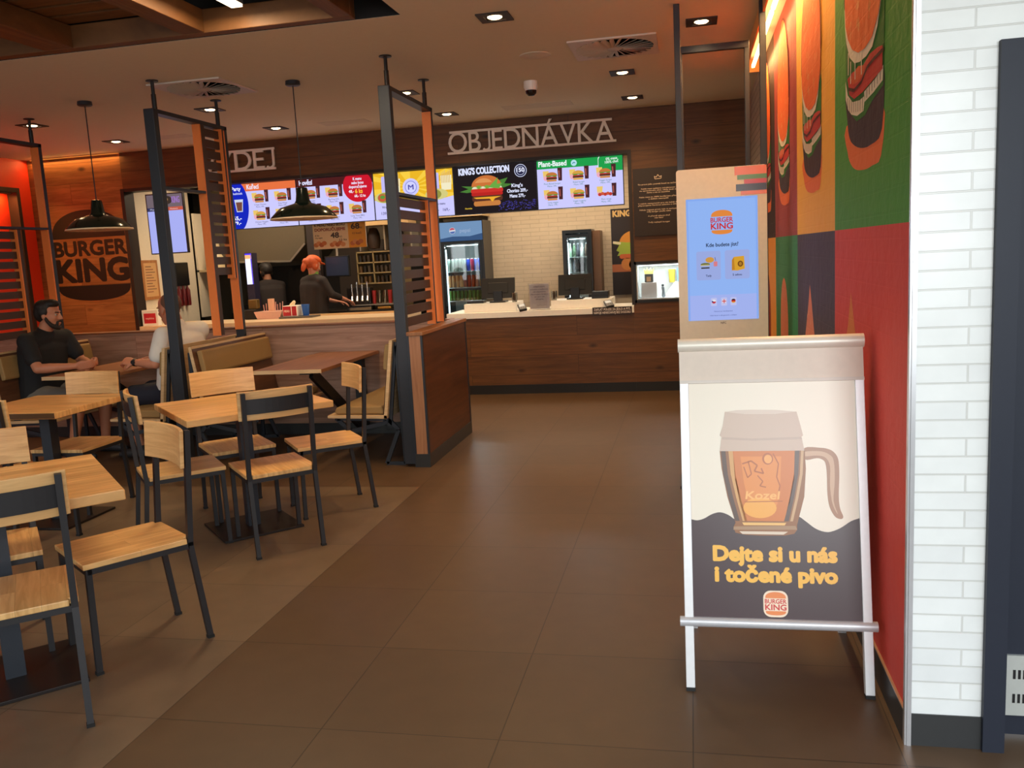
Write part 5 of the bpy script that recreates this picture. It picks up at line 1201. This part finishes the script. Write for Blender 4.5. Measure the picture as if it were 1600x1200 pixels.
    m = MB(); m.box(x0, x0+w, 6.0, 6.012, z0, z0+h); m.build('board', CREAM, t)
    k = Canvas(); k.rect(0, 0, w*.67, h, (238, 206, 156), 0); k.rect(w*.67, 0, w*.33, h, (236, 160, 44), 0)
    red = (168, 60, 40); dk = (70, 46, 36)
    k.text('K MENU NEBO BOXU', .215, .262, .028, dk, 'c', .38, .04, 1); k.text('DOPORUČUJEME', .215, .208, .032, red, 'c', .38, .045, 1); k.text('48', .27, .125, .058, dk, 'c', .1, .04, 1); k.text('Kč', .345, .125, .018, dk, 'c', .03, .02, 1); k.text('6 ks', .05, .15, .02, dk, 'c', .05, .02, 1); k.text('King nuggety', .07, .125, .014, dk, 'c', .09, .02, 1); k.text('12 ks', .37, .088, .022, dk, 'c', .09, .03, 1)
    for x, y, n in ((.09, .05, 4), (.29, .045, 5), (.545, .05, 4)):
        for q in range(n): k.ell(x-.06+.034*q, y+.018*(q % 2), .032, .026, ((206, 120, 60), (226, 150, 90), (190, 100, 50))[q % 3], 1+.3*q, n=14)
    k.text('68', .53, .215, .06, dk, 'c', .1, .04, 1); k.text('Kč', .6, .215, .018, dk, 'c', .03, .02, 1); k.text('12 kusů', .545, .155, .02, (140, 70, 30), 'c', .11, .03, 1)
    k.build('print', (x0, 5.9995, z0), (1, 0, 0), (0, 0, 1), t, 'print', 1, .5)
    m = MB(); m.cyl((x0+.05, 6.006, z0+h), (x0+.05, 6.006, 2.75), .003, n=6); m.cyl((x0+w-.05, 6.006, z0+h), (x0+w-.05, 6.006, 2.75), .003, n=6); m.build('cable', BLACK, t)
    # kitchen wall of cubby holes with dark cups
    t = thing('cubby_rack', 'steel rack with rows of small compartments right of the price board', 'rack', (-2.55, 7.2, 1.2)); x0, x1, z0, z1 = -3.06, -2.42, 1.25, 1.66
    m = MB(); m.box(x0, x1, 7.44, 7.46, .02, z1+.016); m.build('back_panel', plain('rack_back', (120, 100, 70), .5), t)
    m = MB()
    for z in (z0, z0+.135, z0+.27, z0+.405): m.box(x0, x1, 7.16, 7.44, z, z+.016)
    for x in (x0, x0+.225, x1-.012): m.box(x, x+.014, 7.16, 7.44, z0+.016, z1+.014)
    m.build('frame', plain('rack_steel', (176, 152, 106), .4, .4), t)
    m = MB(); m.box(x0, x1, 7.1, 7.43, .02, 1.0); m.build('cabinet', plain('rack_cab', (116, 98, 70), .45, .3), t)
    rnd = random.Random(9)
    for r in range(3):
        for q in range(10):
            x = x0+.04+.058*q
            if abs(x-x0-.23) < .03: continue
            m = MB(); z = z0+.017+.135*r; m.lathe([(.02, z), (.024, z+.085), (.02, z+.085), (.018, z+.004)], (x, 7.2, 0), 12)
            col = rnd.choice(((40, 34, 30), (56, 44, 34), (96, 70, 40), (70, 60, 50)))
            tag(m.build('sauce_cup', plain('sauce_cup_%d' % col[0], col, .4), smooth=True, fix=False), 'dark sauce cup in the %s row of the steel rack' % ('bottom', 'middle', 'top')[r], 'cup', 'sauce cups in the %s row of the rack' % ('bottom', 'middle', 'top')[r])
    t = thing('paper_roll_shelf', 'cream box shelf with dark rolls above the steel rack', 'shelf', (-2.7, 7.2, 1.7))
    m = MB(); m.box(-3.0, -2.3, 7.1, 7.44, 2.0, 2.24); m.build('cover', plain('cream_cover', (206, 172, 124), .5), t)
    m = MB(); m.box(-3.0, -2.98, 7.15, 7.44, 1.68, 2.0); m.build('upright', STAIN, t)
    for xx in (-2.66, -2.3): m = MB(); m.box(xx, xx+.02, 7.15, 7.44, 1.68, 2.0); m.build('upright', STAIN, t)
    for x, lb in ((-2.85, 'left dark curved scoop hanging under the cream box shelf'), (-2.52, 'right dark curved scoop hanging under the cream box shelf')):
        m = MB(); m.lathe([(.001, 1.70), (.07, 1.71), (.09, 1.80), (.08, 1.90), (.05, 1.97), (.001, 1.985)], (x, 7.3, 0), 20); tag(m.build('scoop', plain('scoop_dark', (56, 42, 34), .4), smooth=True), lb, 'scoop')
    # glasses with red straws
    t = thing('glass_tray', 'steel ledge with clear glasses at the right end of the kitchen', 'shelf', (-2.7, 7.0, 1.0)); m = MB(); m.box(-3.06, -2.42, 6.9, 7.09, .985, 1.0); m.build('ledge', STAIN, t)
    for k in range(8):
        x = -3.0+.072*k; m = MB(); m.lathe([(.022, 1.001), (.028, 1.17), (.026, 1.17), (.02, 1.005)], (x, 6.98, 0), 14)
        red = k in (2, 3, 6)
        tag(m.build('drinking_glass', plain('red_plastic_cup', (176, 40, 40), .3) if red else glass('kitchen_glass', (226, 220, 206), .08, .15), smooth=True, fix=False), ('red plastic beaker on the steel ledge of the kitchen' if red else 'clear glass on the steel ledge of the kitchen'), 'glass', 'red beakers on the ledge' if red else 'clear glasses on the ledge')
    # hanging monitor and coffee machine
    t = thing('kitchen_monitor', 'dark monitor hanging right of the red haired worker', 'monitor', (-3.2, 7.0, 1.5)); m = MB(); m.box(-3.40, -3.07, 6.92, 6.96, 1.37, 1.635); m.build('housing', BLACK, t, bevel=.004)
    m = MB(); m.box(-3.385, -3.085, 6.917, 6.9195, 1.385, 1.62); m.build('display', plain('display_navy', (44, 54, 80), .3), t)
    m = MB(); m.cyl((-3.23, 6.94, 1.63), (-3.23, 6.94, 2.75), .015); m.build('pole', STAIN, t)
    t = thing('coffee_machine', 'shiny chrome drinks machine at the hands of the red haired worker', 'coffee machine', (-2.95, 6.75, .92))
    m = MB(); m.box(-3.14, -2.82, 6.93, 7.08, .93, 1.22); m.build('housing', plain('machine_black', (32, 28, 26), .25), t, bevel=.01)
    m = MB()
    for q in range(4): m.cyl((-3.06+.07*q, 6.925, 1.08), (-3.06+.07*q, 6.925, 1.26+.03*(q % 2)), .012, n=10); m.cyl((-3.06+.07*q, 6.92, 1.10), (-3.05+.07*q, 6.88, 1.05), .014, n=10)
    m.build('tap', CHROME, t, smooth=True)
    m = MB(); m.box(-3.13, -2.80, 6.88, 6.925, .93, .965); m.build('drip_tray', CHROME, t)
    t = thing('back_bench', 'dark steel work bench behind the red haired worker', 'bench', (-3.2, 6.9, 0)); m = MB(); m.box(-3.6, -2.3, 6.87, 7.09, .02, .929); m.build('cabinet', plain('bench_dark', (60, 50, 42), .4, .3), t)
    m = MB(); m.box(-2.72, -2.54, 6.89, 6.96, .93, .965); tag(m.build('metal_scoop', plain('brass', (226, 170, 90), .2, .8), bevel=.01), 'bright brass coloured block on the work bench', 'block')
    m = MB(); m.box(-3.62, -3.55, 6.99, 7.0, 1.4, 1.56); tag(m.build('green_tag', plain('tag_green', (170, 200, 80), .5)), 'small green tag on the dark kitchen post', 'tag')
    m = MB(); m.box(-3.66, -3.5, 7.0, 7.08, .93, 2.75); tag(m.build('kitchen_post', plain('post_dark', (50, 42, 40), .5)), 'dark post between the two workers', 'post')
    # pipework strip left of the drinks fridge
    t = thing('service_shelf', 'narrow pale shelf stack left of the drinks fridge', 'shelf', (-2.15, 7.6, 0)); m = MB(); m.box(-2.25, -2.06, 7.62, 7.9, .02, 2.05); m.build('panel', plain('greenish_panel', (176, 176, 146), .5), t)
    m = MB()
    for q in range(6): m.box(-2.25, -2.06, 7.605, 7.62, 1.1+.14*q, 1.112+.14*q)
    m.build('rail', plain('rail_dark', (60, 60, 52), .5), t)
    m = MB(); m.box(-2.2, -1.42, 7.5, 7.94, 2.06, 2.5); tag(m.build('duct_box', plain('cream_duct', (232, 200, 150), .5)), 'cream boxed duct above the drinks fridge', 'duct')
kitchen()
# ================================================================ PEOPLE
def blob(name, m, mat, parent, voxel=.008, smooth=6):
    o = m.build(name, mat, parent, fix=False)
    r = o.modifiers.new('remesh', 'REMESH'); r.mode = 'VOXEL'; r.voxel_size = voxel; r.use_smooth_shade = True
    s = o.modifiers.new('smooth', 'SMOOTH'); s.factor = .5; s.iterations = smooth
    return o
def frame_of(fwd, up=(0, 0, 1)):
    f = Vector(fwd).normalized(); r = f.cross(Vector(up)).normalized(); u = r.cross(f)
    return Matrix((r, f, u)).transposed().to_4x4()     # local x right, y forward, z up
def head_parts(m, c, fwd, s=1.0):
    M = frame_of(fwd); c = Vector(c)
    def e(x, y, z, a, b, d): m.ball(c+M @ Vector((x*s, y*s, z*s)), a*s, b*s, d*s, 18, 12, 0, M)
    e(0, -.012, .035, .074, .094, .082)            # skull
    e(0, .018, -.02, .064, .072, .072)             # face
    e(0, .03, -.075, .048, .052, .040)             # jaw
    e(0, .066, -.095, .020, .018, .018)            # chin
    e(0, .075, .026, .050, .016, .014)             # brow
    e(.03, .068, -.022, .022, .018, .018); e(-.03, .068, -.022, .022, .018, .018)   # cheeks
    m.chain([tuple(c+M @ Vector((0, .085*s, .012*s)))+(.010*s,), tuple(c+M @ Vector((0, .108*s, -.028*s)))+(.013*s,)], 10)
    e(.012, .092, -.032, .010, .012, .009); e(-.012, .092, -.032, .010, .012, .009)
    e(0, .088, -.062, .024, .012, .006); e(0, .086, -.074, .021, .012, .007)     # lips
    for sx in (-1, 1): e(sx*.076, -.008, -.008, .010, .020, .032)
    return M
def face_bits(p, c, M, s=1.0, iris=(60, 40, 28)):
    c = Vector(c)
    for sx in (-1, 1):
        m = MB(); m.ball(c+M @ Vector((sx*.031*s, .0745*s, .004*s)), .0105*s, n=12, m=8); e = m.build('eye', plain('eye_white', (176, 162, 150), .4), p, smooth=True)
        m = MB(); m.ball(c+M @ Vector((sx*.031*s, .0815*s, .004*s)), .0058*s, n=10, m=6); m.build('iris', plain('iris', iris, .2), e, smooth=True)
        m = MB(); m.chain([tuple(c+M @ Vector((sx*.016*s, .090*s, .024*s)))+(.0045*s,), tuple(c+M @ Vector((sx*.046*s, .078*s, .026*s)))+(.0035*s,)], 8); m.build('eyebrow', plain('brow_dark', (44, 30, 22), .7), p, smooth=True)
def hand(m, wrist, tip_dir, palm_n, curl=.5, side=1, s=1.0):
    """palm with five bent fingers; palm_n points out of the palm; side=+1 thumb on the right of tip_dir"""
    w = Vector(wrist); d = Vector(tip_dir).normalized(); n = Vector(palm_n); n = (n-d*n.dot(d)).normalized(); x = d.cross(n).normalized()*side
    for k in range(4):
        b = w+d*.045*s+x*(.030-.020*k)*s; m.chain([tuple(w+x*(.012-.008*k)*s)+(.014*s,), tuple(b)+(.0125*s,), tuple(b+d*.042*s)+(.0105*s,)], 10)
        L = (.040, .045, .041, .032)[k]*s; p = b+d*.045*s; a = 0
        chain = [tuple(p)+(.0095*s,)]
        for j in range(3):
            a += curl*(.45+.15*j); q = p+(d*cos(a)+n*sin(a))*L*(1, .68, .52)[j]; chain.append(tuple(q)+((.009, .008, .007)[j]*s,)); p = q
        m.chain(chain, 10)
    t0 = w+d*.018*s+x*.022*s; t1 = t0+(d*.55+x*.75+n*.25).normalized()*.042*s; t2 = t1+(d*.85+x*.15+n*.45).normalized()*.034*s; t3 = t2+(d*.8-x*.15+n*.55).normalized()*.026*s
    m.chain([tuple(t0)+(.015*s,), tuple(t1)+(.0115*s,), tuple(t2)+(.0095*s,), tuple(t3)+(.008*s,)], 10)
def add(a, r): return tuple(a)+(r,)
def lerp(a, b, t): return tuple(Vector(a).lerp(Vector(b), t))
def arm(m, sh, el, wr, k=1.0): m.chain([add(sh, .055*k), add(lerp(sh, el, .45), .047*k), add(el, .040*k), add(lerp(el, wr, .3), .042*k), add(lerp(el, wr, .75), .031*k), add(wr, .027*k)])
def sleeve(m, sh, el, t, k=1.0): m.chain([add(sh, .070*k), add(lerp(sh, el, t*.5), .066*k), add(lerp(sh, el, t), .062*k)])
def leg(m, hip, kn, an, toe, k=1.0):
    m.chain([add(hip, .085*k), add(lerp(hip, kn, .5), .072*k), add(kn, .056*k), add(lerp(kn, an, .3), .056*k), add(lerp(kn, an, .7), .042*k), add(an, .036*k)])
def shoe(p, an, toe, col, name='shoe'):
    m = MB(); a, t = Vector(an), Vector(toe); d = (t-a); d.z = 0; d.normalize(); b = a-d*.05; z = .035
    m.chain([(b.x, b.y, z, .034), (a.x+d.x*.06, a.y+d.y*.06, z+.008, .042), (a.x+d.x*.14, a.y+d.y*.14, z, .036), (a.x+d.x*.19, a.y+d.y*.19, z-.006, .028)]); m.chain([(a.x, a.y, .045, .042), (a.x, a.y, .085, .042)])
    blob(name, m, plain('shoe_%d' % col[0], col, .6), p, .009, 4)
def torso(m, pel, chest, nb, shN, shF, k=1.0):
    p, c = Vector(pel), Vector(chest); sx = (Vector(shF)-Vector(shN)).normalized()
    for i in range(13):
        t = i/12; w = .078+.037*t*t+.007*(1-t); r = .125-.004*t-.009*t**3
        q = p.lerp(c, t); m.chain([add(q-sx*w*k, r*.93*k), add(q, r*k), add(q+sx*w*k, r*.93*k)], 16)
    m.chain([add(Vector(shN)*.9+c*.1, .072*k), add(lerp(chest, nb, .7), .080*k), add(Vector(shF)*.9+c*.1, .072*k)], 16)

def person_black():
    P = thing('person', 'seated person with dark hair and beard in black t-shirt and grey shorts, hands clasped', 'person', (-4.2, 2.75, 0))
    H = (-4.125, 2.77, 1.225); fw = (.97, .22, -.06); nb = (-4.19, 2.77, 1.07); pel = (-4.27, 2.76, .575); ch = (-4.225, 2.77, .935)
    sN, sF = (-4.20, 2.56, 1.02), (-4.17, 2.98, 1.02); eN, eF = (-4.06, 2.485, .798), (-4.06, 3.02, .80); wN, wF = (-3.82, 2.63, .797), (-3.83, 2.83, .80)
    hN, hF = (-4.25, 2.66, .535), (-4.25, 2.86, .535); kN, kF = (-3.80, 2.60, .53), (-3.79, 2.92, .53); aN, aF = (-3.93, 2.62, .09), (-3.85, 2.93, .09)
    b = MB(); M = head_parts(b, H, fw, 1.0); b.chain([add(nb, .062), add((H[0]-.02, H[1], H[2]-.06), .055)]); torso(b, pel, ch, nb, sN, sF, .88)
    arm(b, sN, eN, wN); arm(b, sF, eF, wF); leg(b, hN, kN, aN, None); leg(b, hF, kF, aF, None)
    hand(b, wN, (.9, .30, .05), (0, .9, .25), .9, -1); hand(b, wF, (.9, -.35, .12), (0, -.9, .1), .75, 1)
    body = blob('body', b, plain('tan_skin', (196, 128, 96), .5), P, .0075)
    face_bits(P, H, M)
    c = Vector(H); h = MB()
    def e(x, y, z, a, bb, d): h.ball(c+M @ Vector((x, y, z)), a, bb, d, 18, 12, 0, M)
    e(0, -.030, .062, .082, .088, .070); e(0, -.060, .02, .078, .062, .085); e(0, .02, .095, .066, .070, .040); e(.066, -.02, .03, .022, .045, .045); e(-.066, -.02, .03, .022, .045, .045)
    blob('hair', h, plain('dark_hair', (30, 22, 18), .6, 0, .4, 150), P, .007, 3)
    h = MB()
    for sx in (-1, 1): h.chain([tuple(c+M @ Vector(q[:3]))+(q[3],) for q in ((sx*.070, .002, -.018, .012), (sx*.066, .018, -.052, .015), (sx*.052, .042, -.084, .018), (sx*.020, .070, -.104, .021), (0, .074, -.106, .022))], 12)
    e(0, .050, -.100, .046, .034, .018); e(0, .095, -.050, .030, .008, .007); e(.028, .082, -.068, .012, .012, .022); e(-.028, .082, -.068, .012, .012, .022)
    blob('beard', h, plain('dark_beard', (40, 28, 22), .7, 0, .4, 150), P, .006, 2)
    s = MB(); torso(s, (pel[0], pel[1], pel[2]-.04), ch, nb, sN, sF, 1.08); sleeve(s, sN, eN, .66, 1.06); sleeve(s, sF, eF, .66, 1.06); s.chain([add(nb, .070), add((nb[0]+.005, nb[1], nb[2]+.012), .068)])
    blob('t_shirt', s, plain('black_cotton', (26, 25, 27), .8, 0, .2, 120), P, .009)
    g = MB(); g.chain([add(hN, .118), add(hF, .118)]); g.chain([add(hN, .108), add(lerp(hN, kN, .5), .092), add(lerp(hN, kN, .88), .084)]); g.chain([add(hF, .108), add(lerp(hF, kF, .5), .092), add(lerp(hF, kF, .88), .084)])
    blob('shorts', g, plain('grey_shorts', (112, 106, 98), .8, 0, .2, 120), P, .009)
    shoe(P, aN, (aN[0]+.2, aN[1], 0), (40, 40, 44)); shoe(P, aF, (aF[0]+.2, aF[1], 0), (41, 40, 44))
person_black()

def person_white():
    P = thing('person', 'seated person with shaved head in white t-shirt and navy shorts, half behind a steel post', 'person', (-3.0, 2.85, 0))
    H = (-3.035, 2.85, 1.225); fw = (-.93, .28, -.16); nb = (-2.985, 2.85, 1.075); pel = (-3.02, 2.84, .575); ch = (-2.955, 2.85, .94)
    sN, sF = (-2.98, 2.64, 1.02), (-2.90, 3.06, 1.03); eN, eF = (-3.04, 2.58, .80), (-3.05, 3.10, .81); wN, wF = (-3.25, 2.61, .815), (-3.31, 3.02, .80)
    hN, hF = (-3.03, 2.74, .535), (-3.03, 2.94, .535); kN, kF = (-3.40, 2.69, .53), (-3.42, 2.98, .53); aN, aF = (-3.34, 2.70, .09), (-3.45, 2.99, .09)
    b = MB(); M = head_parts(b, H, fw, 1.1); b.chain([add(nb, .068), add((H[0]+.02, H[1], H[2]-.06), .064)]); torso(b, pel, ch, nb, sN, sF, .9)
    arm(b, sN, eN, wN, 1.05); arm(b, sF, eF, wF, 1.05); leg(b, hN, kN, aN, None); leg(b, hF, kF, aF, None)
    hand(b, wN, (-.95, .1, .15), (0, .6, -.6), 1.1, 1); hand(b, wF, (-.95, -.1, 0), (0, -.4, -.8), .5, -1)
    blob('body', b, plain('ruddy_skin', (206, 136, 104), .5), P, .0075)
    face_bits(P, H, M, 1.1)
    c = Vector(H); h = MB(); h.ball(c+M @ Vector((0, -.034, .044)), .085, .089, .090, 18, 12, 0, M); blob('hair', h, plain('shaved_hair', (120, 84, 64), .7), P, .007, 2)
    s = MB(); torso(s, (pel[0], pel[1], pel[2]-.03), ch, nb, sN, sF, 1.06); sleeve(s, sN, eN, .72, 1.1); sleeve(s, sF, eF, .72, 1.1); s.chain([add(nb, .080), add((nb[0]-.006, nb[1], nb[2]+.012), .076)])
    blob('t_shirt', s, plain('white_cotton', (232, 226, 218), .8, 0, .2, 120), P, .009)
    g = MB(); g.chain([add(hN, .118), add(hF, .118)]); g.chain([add(hN, .108), add(lerp(hN, kN, .5), .094), add(lerp(hN, kN, .85), .086)]); g.chain([add(hF, .108), add(lerp(hF, kF, .5), .094), add(lerp(hF, kF, .85), .086)])
    blob('shorts', g, plain('navy_shorts', (30, 32, 48), .8, 0, .2, 120), P, .009)
    m = MB(); a = lerp(wN, eN, .06); d = (Vector(eN)-Vector(wN)).normalized(); q = Vector(a); m.cyl(q-d*.012, q+d*.012, .0325, n=20); m.cyl(q+Vector((0, -.033, .006)), q+Vector((0, -.04, .006)), .018, n=16)
    m.build('wrist_watch', BLACK, P, smooth=True)
    shoe(P, aN, (aN[0]-.2, aN[1], 0), (50, 48, 48)); shoe(P, aF, (aF[0]-.2, aF[1], 0), (51, 48, 48))
person_white()

def worker(label, x, y, h, fwd, lean, hair, cap, skin, hands, collar=None, bun=None, uni=(40, 31, 29)):
    """standing staff member in dark uniform and cap"""
    P = thing('person', label, 'person', (x, y, 0)); f = Vector((fwd[0], fwd[1], 0)).normalized(); r = Vector((f.y, -f.x, 0)); k = h/1.72
    def W(a, b, z): v = Vector((x, y, 0))+r*a+f*b; return (v.x, v.y, z*k)
    pel, ch, nb = W(0, 0, .95), W(0, lean*.55, 1.30), W(0, lean*.8, 1.45); H = W(0, lean*1.25, 1.59)
    sL, sR = W(-.18, lean*.7, 1.38), W(.18, lean*.7, 1.38)
    b = MB(); M = head_parts(b, H, (f.x, f.y, -.35), .98); b.chain([add(nb, .058), add((H[0]-f.x*.02, H[1]-f.y*.02, H[2]-.05), .052)]); torso(b, pel, ch, nb, sL, sR, .82)
    eL, wL, eR, wR = hands; arm(b, sL, eL, wL, .92); arm(b, sR, eR, wR, .92)
    for e_, w_, sd in ((eL, wL, 1), (eR, wR, -1)): hand(b, w_, Vector(w_)-Vector(e_), (0, 0, -1), .6, sd, .95)
    for s_ in (-1, 1): leg(b, W(s_*.09, 0, .90), W(s_*.10, .02, .48), W(s_*.10, -.02, .09), None, .95)
    blob('body', b, plain('worker_skin_%d' % skin[0], skin, .5), P, .008)
    face_bits(P, H, M, .98)
    c = Vector(H); hm = MB()
    def e(m, X, Y, Z, A, B, D): m.ball(c+M @ Vector((X, Y, Z)), A, B, D, 18, 12, 0, M)
    e(hm, 0, -.035, .035, .083, .088, .088); e(hm, .058, -.01, -.01, .024, .05, .06); e(hm, -.058, -.01, -.01, .024, .05, .06)
    if bun: e(hm, 0, -.12, .01, .045, .045, .05); e(hm, 0, -.135, -.06, .032, .032, .065)
    blob('hair', hm, plain('hair_%d' % hair[0], hair, .55), P, .008, 3)
    cm = MB(); e(cm, 0, -.008, .075, .084, .098, .055); e(cm, 0, .105, .058, .062, .055, .010); blob('cap', cm, plain('cap_%d' % cap[0], cap, .6), P, .008, 2)
    s = MB(); torso(s, W(0, 0, .90), ch, nb, sL, sR, 1.06)
    for s_, e_, w_ in ((sL, eL, wL), (sR, eR, wR)): s.chain([add(s_, .068), add(lerp(s_, e_, .5), .058), add(e_, .050), add(lerp(e_, w_, .55), .043)])
    blob('uniform_shirt', s, plain('uniform_%d' % uni[0], uni, .8, 0, .2, 120), P, .01)
    g = MB(); g.chain([add(W(-.08, 0, .92), .115), add(W(.08, 0, .92), .115)])
    for s_ in (-1, 1): g.chain([add(W(s_*.09, 0, .88), .098), add(W(s_*.10, .02, .48), .075), add(W(s_*.10, -.02, .12), .065)])
    blob('trousers', g, plain('black_trousers', (24, 23, 24), .8), P, .01)
    if collar:
        m = MB(); m.chain([add(nb, .064), add((nb[0]+f.x*.01, nb[1]+f.y*.01, nb[2]+.025), .061)]); blob('collar', m, plain('collar_green', collar, .7), P, .008, 2)
    for s_ in (-1, 1): a = W(s_*.10, -.02, .09); shoe(P, a, (a[0]+f.x*.2, a[1]+f.y*.2, 0), (20, 20, 22))
worker('red haired kitchen worker in orange cap and dark uniform reaching into the drinks machine', -3.44, 6.58, 1.655, (.50, .86), .03, (196, 84, 34), (214, 92, 40), (206, 140, 112),
       ((-3.50, 6.78, 1.12), (-3.24, 6.84, 1.06), (-3.17, 6.52, 1.16), (-3.08, 6.74, 1.08)), (110, 150, 60), True)
worker('kitchen worker in a dark peaked cap and uniform bent over the fryers', -4.33, 7.20, 1.60, (-.80, .60), .08, (36, 28, 24), (30, 26, 24), (150, 98, 70),
       ((-4.59, 7.14, 1.12), (-4.66, 7.36, 1.04), (-4.32, 7.44, 1.14), (-4.54, 7.52, 1.05)))
